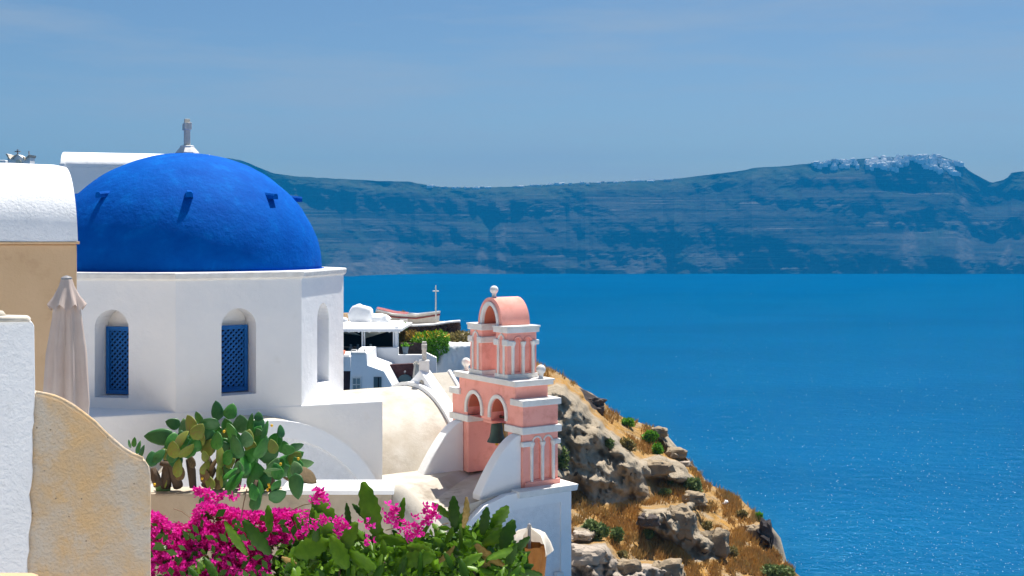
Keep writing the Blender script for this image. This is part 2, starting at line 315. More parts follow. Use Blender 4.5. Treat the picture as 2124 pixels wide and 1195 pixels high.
def terr(px, py):
    """depth and rockiness of the slope behind a photo pixel: a falling plane with cliffs and outcrops standing out of it"""
    d = 21.175 / (.55 * -(px - CX) / F * -1 * -1 + .21 - (HY - py) / F) if False else 21.175 / (-(HY - py) / F - .55 * (px - CX) / F + .21)
    d = min(d, 95) + 26 * sst(1090, 960, px)
    rock = {}
    n1 = nz3(px * .018, py * .018, 2, 4); n2 = nz3(px * .06, py * .06, 5, 4)
    for k, (pl, bulge, soft) in POLY.items():
        s_ = sdf(px + 7 * n2, py + 7 * n1, pl)
        mk = sst(-soft * .25, soft, s_); rock[k] = mk
        if mk > 0:
            ridg = 1 - abs(nz3(px * .022, py * .012, 11, 4)) * 1.6
            if k in ('cliff', 'knoll', 'pale'):
                yb, lean = {'cliff': (1050, .0095), 'knoll': (1162, .010), 'pale': (1320, .026)}[k]
                dc = 21.175 / (-(HY - yb) / F - .55 * (px - CX) / F + .21) + (yb - py) * lean + 1.0 * n1 - .55 * ridg + .20 * n2 + .4
                d = d + (min(d, dc) - d) * mk
            else: d -= mk * bulge * (.75 + .45 * n1) + mk * 1.1 * ridg * min(1, bulge / 2) + mk * .35 * n2
    d += .5 * n1 + .16 * n2
    return d, rock
hp = list(range(560, 1764, 4)); NR = 150
hv, hf, ha, hb, hc = [], [], [], [], []
for px in hp:
    ys = float(np.interp(px, hx, hy)) + 2.5 * nz3(px * .05, 1, 1)
    col = []
    for k in range(NR + 1):
        py = ys + (1330 - ys) * (k / NR) ** 1.0 if ys < 1325 else ys + k * .2
        d, rk = terr(px, py); col.append(P(px, py, d))
        a = max(rk.values()); ha.append(a); hb.append(max(rk['black'], rk['lip'])); hc.append(rk['pale'])
    top = col[0]; back = []
    for dd, dz in ((60, None), (26, -38), (7, -9), (1.8, -1.2)):
        back.append(Vector((top.x + dd * .55, top.y + dd, SEA - 3 if dz is None else top.z + dz)))
    hv += back + col
    L0 = len(ha) - (NR + 1)
    for arr, v_ in ((ha, .9), (hb, .3), (hc, 0)): arr[L0:L0] = [v_] * 4
L = NR + 5
for i in range(len(hp) - 1):
    for k in range(L - 1): hf.append((i * L + k, i * L + k + 1, (i + 1) * L + k + 1, (i + 1) * L + k))
me = bpy.data.meshes.new('headland_slope'); me.from_pydata(hv, [], hf)
for nm, arr in (('rock', ha), ('black', hb), ('pale', hc)): me.attributes.new(nm, 'FLOAT', 'POINT').data.foreach_set('value', arr)
me.polygons.foreach_set('use_smooth', [True] * len(me.polygons))
m = bpy.data.materials.new('headland_ground'); m.use_nodes = True; n, l = m.node_tree.nodes, m.node_tree.links; b = n['Principled BSDF']; b.inputs['Roughness'].default_value = 1; b.inputs['Specular IOR Level'].default_value = .1
t = n.new('ShaderNodeTexCoord')
gc = cmix(cnoise((1, 1, 1), .35), (.46, .25, .065), (.36, .23, .10), .4, .62)
gc = cmix(cnoise((1, 1, 1), 1.3), gc, (.40, .31, .20), .48, .66)
rc = cmix(cnoise((1, 1, 1.3), .5), (.48, .40, .30), (.34, .285, .21), .4, .62)
rc = cmix(cnoise((1, 1, .6), 1.6), rc, (.17, .14, .11), .58, .72)
vo = n.new('ShaderNodeTexVoronoi'); vo.inputs['Scale'].default_value = .9; l.new(t.outputs['Object'], vo.inputs['Vector'])
rc = cmix(vo.outputs['Distance'], (.07, .06, .05), rc, .10, .16)
rc = cmix(attr('pale'), rc, cmix(cnoise((1, 1, 1), 1), (.50, .43, .36), (.34, .28, .22), .42, .66), .2, .7)
rc = cmix(attr('black'), rc, (.06, .05, .048), .3, .7)
ad = n.new('ShaderNodeMath'); ad.operation = 'ADD'; l.new(attr('rock'), ad.inputs[0])
mm = n.new('ShaderNodeMapRange'); mm.inputs[3].default_value = -.3; mm.inputs[4].default_value = .3; l.new(cnoise((1, 1, 1), .8), mm.inputs[0]); l.new(mm.outputs[0], ad.inputs[1])
l.new(cmix(ad.outputs[0], gc, rc, .35, .55), b.inputs['Base Color'])
bp = n.new('ShaderNodeBump'); bp.inputs['Distance'].default_value = .5; bp.inputs['Strength'].default_value = 1; l.new(cnoise((1, 1, 1), 1.4, 12), bp.inputs['Height']); l.new(bp.outputs[0], b.inputs['Normal'])
me.materials.append(m); me.update()
tag(link('headland_slope', me), kind='structure')

# ---- terrace floor under the foreground planting, widened and whitened to bounce sun on walls
tag(MB().box(-18, 2.4, -14, 20.6, -6.3, -6.0).build('terrace_floor', M['white']), kind='structure')

tag(MB().box(2.6, 11, -14, 18.5, -7.6, -7.2).build('lower_bounce_slab', M['white']), kind='structure')  # unseen white slab added to bounce sun onto the tower and podium

# ================================================================== CHURCH (local x runs right and away, local y left and away)
CA = R(34); CC = Vector(((388 - CX) / F * 25, 25, -11.5))
def church_thing(name, label, cat, base): return thing(name, label, cat, (CC.x, CC.y, base), CA)
church = church_thing('domed_church', 'white church with a large blue dome on an octagonal drum', 'church', -11.5)
Z0 = (0, 0, -11.5)
def octp(r, z): return [(r * math.cos(R(22.5 + 45 * k)), r * math.sin(R(22.5 + 45 * k)), z) for k in range(8)]
RO = 3.22; AP = RO * math.cos(R(22.5)); HF = RO * math.sin(R(22.5))
ZT, ZB = -.62, -3.12
# drum wall with deep arched niches in every facet
mb = MB(Z0)
for k in range(8):
    a = R(45 * k); nrm = Vector((math.cos(a), math.sin(a), 0)); tg = Vector((-math.sin(a), math.cos(a), 0))
    fn = lambda s_, z, dp, nrm=nrm, tg=tg: tuple(nrm * (AP - dp) + tg * s_ + Vector((0, 0, z)))
    holed(mb, -HF, HF, ZB - .3, ZT - .1, [(-.03, .34, -2.92, -1.65, .35)], .5, fn)
drum = mb.build('drum_wall', M['white'], church)
mb = MB(Z0); mb.loft([octp(RO + .01, ZT - .15), octp(RO + .055, ZT - .11), octp(RO + .07, ZT - .03), octp(RO + .05, ZT)])
mb.build('drum_cornice', M['white_crisp'], church, bevel=.012)
# dome
mb = MB(Z0); prof = []
for i in range(41):
    e = math.pi / 2 * i / 40; prof.append((max(.02, 2.76 * math.cos(e)), ZT - .02 + 2.41 * math.sin(e)))
rings = []
for j, (r, z) in enumerate(prof):
    ring = []
    for i in range(112):
        a = 2 * math.pi * i / 112; p = Vector((r * math.cos(a), r * math.sin(a), z))
        w = .016 * nz3(p.x * .9, p.y * .9, p.z * .9, 4) + .004 * nz3(p.x * 5, p.y * 5, p.z * 5, 3); ring.append(p * 1 + Vector((math.cos(a), math.sin(a), .6)) * w)
    rings.append(ring)
mb.loft(rings); dome = mb.build('dome', M['blue'], church, smooth=True)
mb = MB(Z0); mb.loft([[( (2.80 + .035 * nz3(math.cos(a) * 3, math.sin(a) * 3, 1)) * math.cos(a), (2.80 + .035 * nz3(math.cos(a) * 3, math.sin(a) * 3, 1)) * math.sin(a), z) for a in [2 * math.pi * i / 96 for i in range(96)]] for z in (ZT - .01, ZT + .012)])
mb.build('dome_paint_edge', M['blue'], church)
FA = math.atan2(-CC.y, -CC.x) - CA            # direction towards the photographer, in church axes
stub = None
for k in range(8):
    a = FA + R(45 * k + 1); r0 = 2.06
    if stub is None:
        m2 = MB(); m2.prism([(0, y, z) for y, z in [(-.085, -.07), (.085, -.07), (.08, .02), (.045, .065), (-.045, .065), (-.08, .02)]], [(.30, y * .8, z * .8 - .025) for y, z in [(-.085, -.07), (.085, -.07), (.08, .02), (.045, .065), (-.045, .065), (-.08, .02)]])
        stub = m2.mesh('dome_stub', M['blue'])
    link('dome_stub', stub, church, (r0 * math.cos(a), r0 * math.sin(a), .86 + 11.5), (0, 0, a))
# shutters in the niches that show
def shutter(k):
    a = R(45 * k); nrm = Vector((math.cos(a), math.sin(a), 0)); tg = Vector((-math.sin(a), math.cos(a), 0))
    def fn(s_, z, dp): return nrm * (AP - dp) + tg * (s_ - .03) + Vector((0, 0, z))
    def bar(mb, s0, s1, z0, z1, d0, d1):
        mb.prism([fn(s0, z0, d0), fn(s1, z0, d0), fn(s1, z1, d0), fn(s0, z1, d0)], [fn(s0, z0, d1), fn(s1, z0, d1), fn(s1, z1, d1), fn(s0, z1, d1)])
    z0, z1, hw = -2.90, -1.64, .325
    mb = MB(Z0)
    for s0, s1, zz0, zz1 in ((-hw, -hw + .07, z0, z1), (hw - .07, hw, z0, z1), (-hw + .07, hw - .07, z1 - .08, z1), (-hw + .07, hw - .07, z0, z0 + .08)): bar(mb, s0, s1, zz0, zz1, .37, .43)
    fr = mb.build('shutter', M['blue_wood'], church, bevel=.006)
    mb = MB(Z0); bar(mb, -hw + .02, hw - .02, z0 + .02, z1 - .02, .455, .49); mb.build('dark_panel', M['dark'], fr)
    s0, s1, a0, a1 = -hw + .06, hw - .06, z0 + .07, z1 - .07; st = .105; lw = .036
    for sgn, dd in ((1, .395), (-1, .412)):
        mb = MB(Z0); q = -2.0
        while q < 2.6:
            pts = []
            for ss in (s0, s1):
                zz = a0 + q + (ss - s0) * sgn * 1.0
                pts.append((ss, zz))
            (p0, q0), (p1, q1) = pts
            def clip(p0, q0, p1, q1):
                dx, dz = p1 - p0, q1 - q0; t0, t1 = 0, 1
                for lim, sg in ((a0, 1), (a1, -1)):
                    f0, f1 = (q0 - lim) * sg, (q1 - lim) * sg
                    if f0 < 0 and f1 < 0: return None
                    if f0 < 0: t0 = max(t0, f0 / (f0 - f1))
                    if f1 < 0: t1 = min(t1, f0 / (f0 - f1))
                return None if t1 - t0 < .05 else (p0 + dx * t0, q0 + dz * t0, p0 + dx * t1, q0 + dz * t1)
            cl = clip(p0, q0, p1, q1)
            if cl:
                x0, y0, x1, y1 = cl; ln = math.hypot(x1 - x0, y1 - y0); ox, oz = -(y1 - y0) / ln * lw / 2, (x1 - x0) / ln * lw / 2
                c4 = [(x0 + ox, y0 + oz), (x1 + ox, y1 + oz), (x1 - ox, y1 - oz), (x0 - ox, y0 - oz)]
                mb.prism([fn(p, z, dd) for p, z in c4], [fn(p, z, dd + .014) for p, z in c4])
            q += st * 1.0
        mb.build('lattice', M['blue_wood'], fr)
for k in (5, 6, 7): shutter(k)
# square base
HB = AP + .012
mb = MB(Z0); zt = {(-1, -1): -3.10, (1, -1): -3.26, (1, 1): -3.2, (-1, 1): -3.1}
cs = [(-1, -1), (1, -1), (1, 1), (-1, 1)]
mb.prism([(HB * x, HB * y, -11.5) for x, y in cs], [(HB * x, HB * y, zt[(x, y)]) for x, y in cs]); mb.build('square_base', M['white'], church, bevel=.02)
# barrel-vaulted arms
def vault(r, za, half, lo, hi, axis, name, mt, zlow, nseg=28, thick=None):
    """half cylinder of radius r with crown za along an axis, ends lo..hi"""
    mb = MB(Z0); th = math.asin(min(1, half / r)); prof = [(r * math.sin(-th + 2 * th * i / nseg), za - r + r * math.cos(-th + 2 * th * i / nseg)) for i in range(nseg + 1)]
    prof = [(-half, zlow)] + prof + [(half, zlow)]
    f = (lambda s_, z, c: (c, s_, z)) if axis == 'x' else (lambda s_, z, c: (s_, c, z))
    nx = 10
    mb.loft([[f(s_, z + .012 * nz3(s_, z, c), c) for s_, z in prof] for c in [lo + (hi - lo) * i / nx for i in range(nx + 1)]])
    return mb.build(name, mt, church, smooth=35)
vault(2.5, -3.42, 2.40, HB - .05, 5.44, 'x', 'vaulted_roof', M['cream'], -11)
vault(2.56, -3.30, 2.52, -3.98, -HB + .05, 'y', 'vaulted_roof', M['cream'], -11)
# arched end wall of the near arm, with a raised rim
def arch_end(y0, y1, r, za, half, zlow):
    th = math.asin(half / r); return [(-half, zlow)] + [(r * math.sin(-th + 2 * th * i / 30), za - r + r * math.cos(-th + 2 * th * i / 30)) for i in range(31)] + [(half, zlow)]
mb = MB(Z0); o_ = arch_end(0, 0, 2.56, -3.31, 2.50, -11); mb.prism([(x, -4.06, z) for x, z in o_], [(x, -3.985, z) for x, z in o_]); mb.build('arched_end_wall', M['white_panel'], church)
oo = arch_end(0, 0, 2.60, -3.27, 2.56, -11)[1:-1]; ii = [(x * .885, -3.27 - 2.6 + (z + 3.27 + 2.6) * .885) for x, z in oo]
mb = MB(Z0); mb.loft([[(a[0], -4.10, a[1]), (b_[0], -4.10, b_[1]), (b_[0], -3.975, b_[1]), (a[0], -3.975, a[1])] for a, b_ in zip(oo, ii)]); mb.build('arch_rim', M['white'], church, smooth=35)
# gable with pitched roof at the far arm
mb = MB(Z0); g = [(2.3, -4.9), (.62, -3.56), (-.15, -3.04), (-1.62, -3.98), (-2.55, -5.0), (-2.55, -11), (2.3, -11)]
mb.prism([(5.44, y, z) for y, z in g], [(5.72, y, z) for y, z in g]); mb.build('gable_wall', M['white'], church, bevel=.03)
o_ = arc((0, -3.40 - 2.5), 2.52, 2.52, math.acos(-2.4 / 2.52), math.acos(2.4 / 2.52), 28)
mb = MB(Z0); mb.loft([[(5.30, s_ * 1.012, -5.9 + (z + 5.9) * 1.012 + .02), (5.30, s_ * .99, -5.9 + (z + 5.9) * .985), (5.46, s_ * .99, -5.9 + (z + 5.9) * .985), (5.46, s_ * 1.012, -5.9 + (z + 5.9) * 1.012 + .02)] for s_, z in o_]); mb.build('arch_rim', M['white'], church, smooth=35)
pr_ = [(.9, -3.86), (-.15, -3.13), (-2.2, -4.75), (-2.2, -11), (.9, -11)]
mb = MB(Z0); mb.prism([(5.70, y, z) for y, z in pr_], [(6.22, y, z) for y, z in pr_]); mb.build('pitched_roof', M['cream'], church, bevel=.03)
mb = MB(Z0); pe = [(.95, -3.92), (-.15, -3.08), (-2.25, -4.74), (-2.25, -4.90), (-.15, -3.2), (.95, -4.05)]; mb.prism([(6.21, y, z) for y, z in pe], [(6.30, y, z) for y, z in pe]); mb.build('roof_edge', M['white'], church, bevel=.02)
# rosette on the gable
rs = MB(Z0)
for i in range(8):
    a = i * math.pi / 4; rs.lathe([(.02, 0), (.02, .02)], (0, 0), 5) if False else rs.box(5.405, 5.44, -.28 + .07 * math.cos(a) - .025, -.28 + .07 * math.cos(a) + .025, -3.36 + .07 * math.sin(a) - .025, -3.36 + .07 * math.sin(a) + .025)
rs.build('rosette', M['roof_flat'], church, bevel=.01)
# flat roof between the arms and the tower, and the tower's podium
mb = MB(Z0); fl = [(HB - .1, -2.0), (6.28, -2.0), (6.28, -3.0), (6.02, -3.2), (6.02, -5.02), (4.35, -5.02), (2.2, -5.0), (1.6, -3.9), (HB - .1, -3.9)]
mb.prism([(x, y, -11.4) for x, y in fl], [(x, y, -4.90 - .05 * max(0, -y - 3.6) - (.30 if y < -4.9 and x < 3 else 0)) for x, y in fl]); mb.build('flat_roof', M['roof_flat'], church)
pa = [(2.4, -6.9), (2.75, -6.35), (3.15, -5.80), (3.6, -5.38), (4.0, -5.10), (4.5, -4.95), (5.1, -4.925), (6.0, -4.925)]
mb = MB(Z0); ol = [(2.4, -11.5)] + pa + [(6.0, -11.5)]; mb.prism([(x, -5.16, z) for x, z in ol], [(x, -5.03, z) for x, z in ol]); mb.build('podium_wall', M['white_panel'], church)
mb = MB(Z0); inn = [(2.75, -7.0), (3.05, -6.48), (3.4, -6.0), (3.75, -5.62), (4.1, -5.38), (4.55, -5.26), (5.1, -5.23), (5.8, -5.23)]
mb.loft([[(a[0], -5.20, a[1] + .005), (b_[0], -5.20, b_[1]), (b_[0], -5.15, b_[1]), (a[0], -5.15, a[1] + .005)] for a, b_ in zip(pa, inn)])
mb.prism([(5.8, -5.2, -5.23), (6.0, -5.2, -4.92), (6.0, -5.2, -11.4), (5.8, -5.2, -11.4)], [(5.8, -5.15, -5.23), (6.0, -5.15, -4.92), (6.0, -5.15, -11.4), (5.8, -5.15, -11.4)]); mb.build('podium_rim', M['white'], church)
mb = MB(Z0); mb.box(6.0, 6.05, -5.20, -3.1, -11.4, -4.95); mb.build('podium_side', M['white'], church)
mb = MB(Z0); mb.prism([(4.75, -5.26, -5.03), (6.16, -5.26, -5.03), (6.16, -3.0, -5.03), (5.95, -3.0, -5.03), (5.95, -5.0, -5.03), (4.75, -5.0, -5.03)], [(4.75, -5.28, -4.90), (6.18, -5.28, -4.90), (6.18, -3.0, -4.90), (5.93, -3.0, -4.90), (5.93, -4.97, -4.90), (4.75, -4.97, -4.90)]); mb.build('podium_coping', M['white_crisp'], church, bevel=.015)
mb = MB(Z0); mb.box(5.62, 5.80, -5.30, -5.19, -6.72, -6.60); mb.build('light_fitting', M['white_crisp'], church, bevel=.02)
# crosses
def stone_cross(name, label, base_xy, zb, bw, bh, sh, arm, tw, rz, pedestal=True):
    x, y = base_xy; w = Matrix.Rotation(CA, 3, 'Z') @ Vector((x, y, 0)) + Vector((CC.x, CC.y, 0))
    r = thing(name, label, 'cross', (w.x, w.y, zb), CA + rz); mb = MB()
    if pedestal == 'dome': mb.loft([[(q * math.cos(R(22.5 + 45 * i)), q * math.sin(R(22.5 + 45 * i)), z) for i in range(8)] for q, z in ((.27, -.06), (.25, .02), (.15, .13), (.15, .16), (.12, .17))])
    else: mb.box(-bw, bw, -bw, bw, -.4, bh)
    mb.build('pedestal', M['white_crisp'], r, bevel=.012)
    b0 = .16 if pedestal == 'dome' else bh - .005
    mb = MB(); mb.prism([(-tw, -tw, b0), (tw, -tw, b0), (tw, tw, b0), (-tw, tw, b0)], [(-tw * .85, -tw * .9, b0 + sh), (tw * .85, -tw * .9, b0 + sh), (tw * .85, tw * .9, b0 + sh), (-tw * .85, tw * .9, b0 + sh)]); mb.build('shaft', M['stonecross'], r, bevel=.012)
    mb = MB(); zc = b0 + sh * .72; mb.box(-arm, arm, -tw * 1.12, tw * 1.12, zc - tw * 1.2, zc + tw * 1.2); mb.build('crossarm', M['stonecross'], r, bevel=.012)
    return r
stone_cross('stone_cross', 'weathered stone cross on top of the blue dome, seen edge on', (0, 0), ZT + 2.38, .2, .16, .56, .19, .062, FA + R(8), 'dome')
stone_cross('stone_cross', 'short white stone cross on a block above the church gable', (5.6, -.1), -3.05, .12, .22, .44, .12, .055, R(60), True)

# ------------------------------------------------------------------ bell tower
tower = church_thing('bell_tower', 'pink and white tiered bell tower on the church roof', 'bell tower', -4.93)
T0 = (0, 0, -4.93); TX0, TX1, YC = 5.05, 5.90, -3.615
def tb(name, x0, x1, y0, y1, z0, z1, mt, bev=.012): mb = MB(T0); mb.box(x0, x1, y0, y1, z0, z1); return mb.build(name, mt, tower, bevel=bev)
# lower tier: two piers, arcade wall above them
def pier_with_niches(name, y0, y1, x0, x1, z0, z1, yface, holes, mt, sign=-1):
    """pier box whose face at y = yface carries shallow arched niches"""
    mb = MB(T0); dp = .045
    holed(mb, x0, x1, z0, z1, holes, dp, lambda s_, z, d: (s_, yface - sign * d, z))
    yo = y1 if sign < 0 else y0
    c = [(x0, yface), (x0, yo), (x1, yo), (x1, yface)]
    for (xa, ya), (xb, yb) in zip(c, c[1:]): mb.add([(xa, ya, z0), (xb, yb, z0), (xb, yb, z1), (xa, ya, z1)], [(0, 1, 2, 3)])
    mb.add([(x, y, z1) for x, y in c], [(0, 1, 2, 3)]); mb.add([(x, y, z0) for x, y in c], [(0, 1, 2, 3)])
    return mb.build(name, mt, tower)
NL = [(TX0 + .335, .085, -4.78, -4.06, .10), (TX0 + .60, .085, -4.78, -4.06, .10)]
pier_with_niches('pier', -4.95, -4.42, TX0, TX1, -4.93, -3.86, -4.95, NL, M['pink'])
tb('pier', TX0, TX1, -2.92, -2.28, -4.93, -3.86, M['pink'])
tb('plinth', TX0 + .03, TX1 + .03, -5.0, -4.951, -4.93, -4.80, M['pink'])
tb('string_course', TX0 - .055, TX1 + .06, -5.01, -4.36, -3.86, -3.72, M['white_crisp'])
tb('string_course', TX0 - .055, TX1 + .06, -2.98, -2.22, -3.86, -3.72, M['white_crisp'])
mb = MB(T0)
AR = [(-4.07, .275, -3.72, -3.55, .31), (-3.165, .275, -3.72, -3.55, .31)]
holed(mb, -4.95, -2.28, -3.72, -3.33, AR, TX1 - TX0, lambda s_, z, d: (TX0 + d, s_, z), back=False) if False else None
ZW = -3.20
holed(mb, -4.95, -2.28, -3.72, ZW, AR, TX1 - TX0, lambda s_, z, d: (TX0 + d, s_, z), back=False)
holed(mb, -4.95, -2.28, -3.72, ZW, AR, .001, lambda s_, z, d: (TX1 - d * 0, s_, z), back=False)
mb.add([(TX0, -4.95, -3.72), (TX1, -4.95, -3.72), (TX1, -4.95, ZW), (TX0, -4.95, ZW)], [(0, 1, 2, 3)]); mb.add([(TX0, -2.28, -3.72), (TX1, -2.28, -3.72), (TX1, -2.28, ZW), (TX0, -2.28, ZW)], [(0, 1, 2, 3)])
mb.add([(TX0, -4.95, ZW), (TX1, -4.95, ZW), (TX1, -2.28, ZW), (TX0, -2.28, ZW)], [(0, 1, 2, 3)])
mb.build('arcade_wall', M['pink'], tower)
tb('arcade_pendant', TX0 + .02, TX1 - .02, -3.79, -3.445, -3.80, -3.722, M['pink'], .03)
mb = MB(T0)
for sc, hw, zb, zs, ri in AR:
    o1 = [(sc + hw + .075, -3.66)] + arc((sc, zs), hw + .075, ri + .075, 0, math.pi, 18) + [(sc - hw - .075, -3.66)]; i1 = [(sc + hw, -3.66)] + arc((sc, zs), hw, ri, 0, math.pi, 18) + [(sc - hw, -3.66)]
    m2 = MB(T0); m2.loft([[(TX0 - .035, a[0], a[1]), (TX0 - .035, b_[0], b_[1]), (TX0 + .01, b_[0], b_[1]), (TX0 + .01, a[0], a[1])] for a, b_ in zip(o1, i1)]); m2.build('arch_moulding', M['white_crisp'], tower, smooth=40)
    m2 = MB(T0); i2 = [(p - (p - sc) * .006, q - .002) for p, q in i1[1:-1]]
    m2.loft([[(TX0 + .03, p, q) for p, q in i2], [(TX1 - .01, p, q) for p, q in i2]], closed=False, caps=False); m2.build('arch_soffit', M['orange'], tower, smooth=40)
tb('end_cornice', TX0 - .05, TX1 + .05, -5.01, -4.56, ZW - .115, ZW + .012, M['white_crisp'])
tb('end_cornice', TX0 - .05, TX1 + .05, -2.62, -2.21, ZW - .115, ZW + .012, M['white_crisp'])
tb('middle_block', TX0 + .002, TX1 - .05, -4.68, -2.545, ZW - .02, -2.93, M['pink'])
tb('main_cornice', TX0 - .07, TX1 + .03, -4.77, -2.455, -2.945, -2.86, M['white_crisp'])
tb('main_cornice', TX0 - .09, TX1 + .05, -4.79, -2.435, -2.86, -2.825, M['white_crisp'], .006)
# upper tier
UX1 = 5.76
for y0, y1, near in ((-4.40, -3.98, True), (-3.45, -2.99, False)):
    tb('pillar_base', TX0 - .02, UX1 + .03, y0 - .03, y1 + .03, -2.826, -2.73, M['white_crisp'])
    if near: pier_with_niches('pillar', y0, y1, TX0, UX1, -2.73, -1.90, y0, [(TX0 + .245, .075, -2.70, -2.12, .12), (TX0 + .505, .075, -2.70, -2.12, .12)], M['pink'])
    else: tb('pillar', TX0, UX1, y0, y1, -2.73, -1.90, M['pink'])
    tb('pillar_cap', TX0 - .04, UX1 + .05, y0 - .05, y1 + .05, -1.90, -1.80, M['white_crisp'])
    tb('pillar_cap', TX0 - .055, UX1 + .065, y0 - .065, y1 + .065, -1.80, -1.765, M['white_crisp'], .006)
    # slim front colonnettes with pointed arch and capitals
    ym = (y0 + y1) / 2
    for yy in (ym + .10, ym - .10):
        mb = MB(T0); mb.tube([(TX0 - .012, yy, -2.73), (TX0 - .012, yy, -2.13)], .028, 8); mb.build('colonnette', M['white_crisp'], tower, smooth=50)
    mb = MB(T0); mb.box(TX0 - .05, TX0 + .02, y0 - .04, y0 + .14, -2.16, -2.03); mb.build('capital', M['white_crisp'], tower, bevel=.02)
    mb = MB(T0); mb.box(TX0 - .05, TX0 + .02, y1 - .14, y1 + .035, -2.16, -2.03); mb.build('capital', M['white_crisp'], tower, bevel=.02)
    mb = MB(T0); mb.tube([(TX0 - .006, ym + p, q) for p, q in [(-.10, -2.05), (-.08, -1.98), (0, -1.925), (.08, -1.98), (.10, -2.05)]], .022, 6); mb.build('arch_moulding', M['white_crisp'], tower, smooth=50)
tb('capital', TX0 + .0, UX1 + .0, -3.50, -3.445, -2.16, -2.03, M['white_crisp'], .02)
def colonnettes(y, xs, z0, z1, cz, xa, xb):
    for i, x in enumerate(xs):
        mb = MB(T0); mb.tube([(x, y - .01, z0), (x, y - .01, cz)], [.034, .038], 10); mb.tube([(x, y - .012, cz - .03), (x, y - .012, cz + .03), (x, y - .012, cz + .07)], [.036, .06, .066], 10); mb.build('colonnette', M['white_crisp'], tower, smooth=50)
    for x0, x1 in ((xa - .045, xs[0] + .03), (xs[2] - .03, xb + .045)):
        mb = MB(T0); mb.box(x0, x1, y - .055, y + .03, cz - .005, cz + .095); mb.build('capital', M['white_crisp'], tower, bevel=.018)
    for i in (0, 1):
        xm, hw = (xs[i] + xs[i + 1]) / 2, (xs[i + 1] - xs[i]) / 2 - .02
        mb = MB(T0); mb.tube([(p, y - .008, q) for p, q in arc((xm, cz + .075), hw * .92, hw * .9, 0, math.pi, 10)], .020, 6); mb.build('arch_moulding', M['white_crisp' if cz < -3 else 'pink'], tower, smooth=50)
colonnettes(-4.95, [TX0 + .205, TX0 + .467, TX0 + .73], -4.80, -4.0, -4.10, TX0, TX1)
colonnettes(-4.40, [TX0 + .125, TX0 + .375, TX0 + .62], -2.73, -2.1, -2.15, TX0, UX1)
# open barrel arch on top
o1 = arc((-3.715, -1.765), .455, .56, 0, math.pi, 24); i1 = arc((-3.715, -1.765), .275, .40, 0, math.pi, 24); w1_ = arc((-3.715, -1.765), .35, .47, 0, math.pi, 24)
mb = MB(T0); mb.loft([[(TX0 + .03, a[0], a[1]), (TX0 + .03, b_[0], b_[1]), (UX1, b_[0], b_[1]), (UX1, a[0], a[1])] for a, b_ in zip(o1, i1)]); ar_ = mb.build('arch_canopy', M['pink'], tower, smooth=40)
mb = MB(T0); mb.loft([[(TX0 + .0, a[0], a[1]), (TX0 + .0, b_[0], b_[1]), (TX0 + .06, b_[0], b_[1]), (TX0 + .06, a[0], a[1])] for a, b_ in zip(w1_, [(p + (p + 3.715) * -.01, q - .003) for p, q in i1])]); mb.build('arch_moulding', M['white_crisp'], tower, smooth=40)
i2 = [(p + (p + 3.715) * -.012, q - .004) for p, q in i1]
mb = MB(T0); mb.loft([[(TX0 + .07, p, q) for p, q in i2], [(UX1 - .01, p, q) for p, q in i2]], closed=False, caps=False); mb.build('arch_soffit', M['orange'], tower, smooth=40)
def finial(x, y, z, s_=1.0):
    mb = MB(T0); mb.lathe([(.055 * s_, z - .02), (.05 * s_, z + .02), (.042 * s_, z + .06 * s_), (.05 * s_, z + .10 * s_)] + [(.088 * s_ * math.cos(a), z + .165 * s_ + .088 * s_ * math.sin(a)) for a in [R(q) for q in range(-50, 91, 20)]], (x, y), 14); mb.build('finial', M['white_crisp'], tower, smooth=60)
finial(5.18, -3.715, -1.22, 1.0); finial(5.72, -4.62, -2.83, 1.12); finial(5.22, -2.56, -2.83, 1.12); finial(5.72, -2.56, -2.83, 1.12)
# quarter-round buttresses
for y0, y1, xf in ((-4.90, -4.62, 4.08), (-2.74, -2.42, 4.05)):
    pr = [(TX0, -3.865)] + [(TX0 - .03 - (TX0 - .03 - xf) * q, -4.95 + 1.082 * (1 - q ** 1.6)) for q in [k / 16 for k in range(17)]] + [(xf, -5.06), (TX0, -5.06)]
    mb = MB(T0); mb.prism([(x, y0, z) for x, z in pr], [(x, y1, z) for x, z in pr]); mb.build('buttress', M['white'], tower, bevel=.03)
# bell
w = Matrix.Rotation(CA, 3, 'Z') @ Vector((5.28, -3.66, 0)) + Vector((CC.x, CC.y, 0))
bell = thing('bell', 'dark green bronze bell hanging in the pink bell tower', 'bell', (w.x, w.y, -4.22), CA)
mb = MB(); mb.lathe([(.20, .02), (.19, .05), (.152, .12), (.13, .22), (.12, .34), (.105, .42), (.06, .47), (.02, .485)], n=28); mb.build('bell_body', M['bronze'], bell, smooth=50)
mb = MB(); mb.tube([(0, 0, .06), (.0, 0, -.05)], [.02, .035], 8); mb.build('clapper', M['yellow'], bell, smooth=True)
mb = MB(); mb.tube([(0, -.3, .56), (0, .3, .56)], .03, 8); mb.box(-.025, .025, -.05, .05, .46, .56); mb.build('headstock', M['bark'], bell)

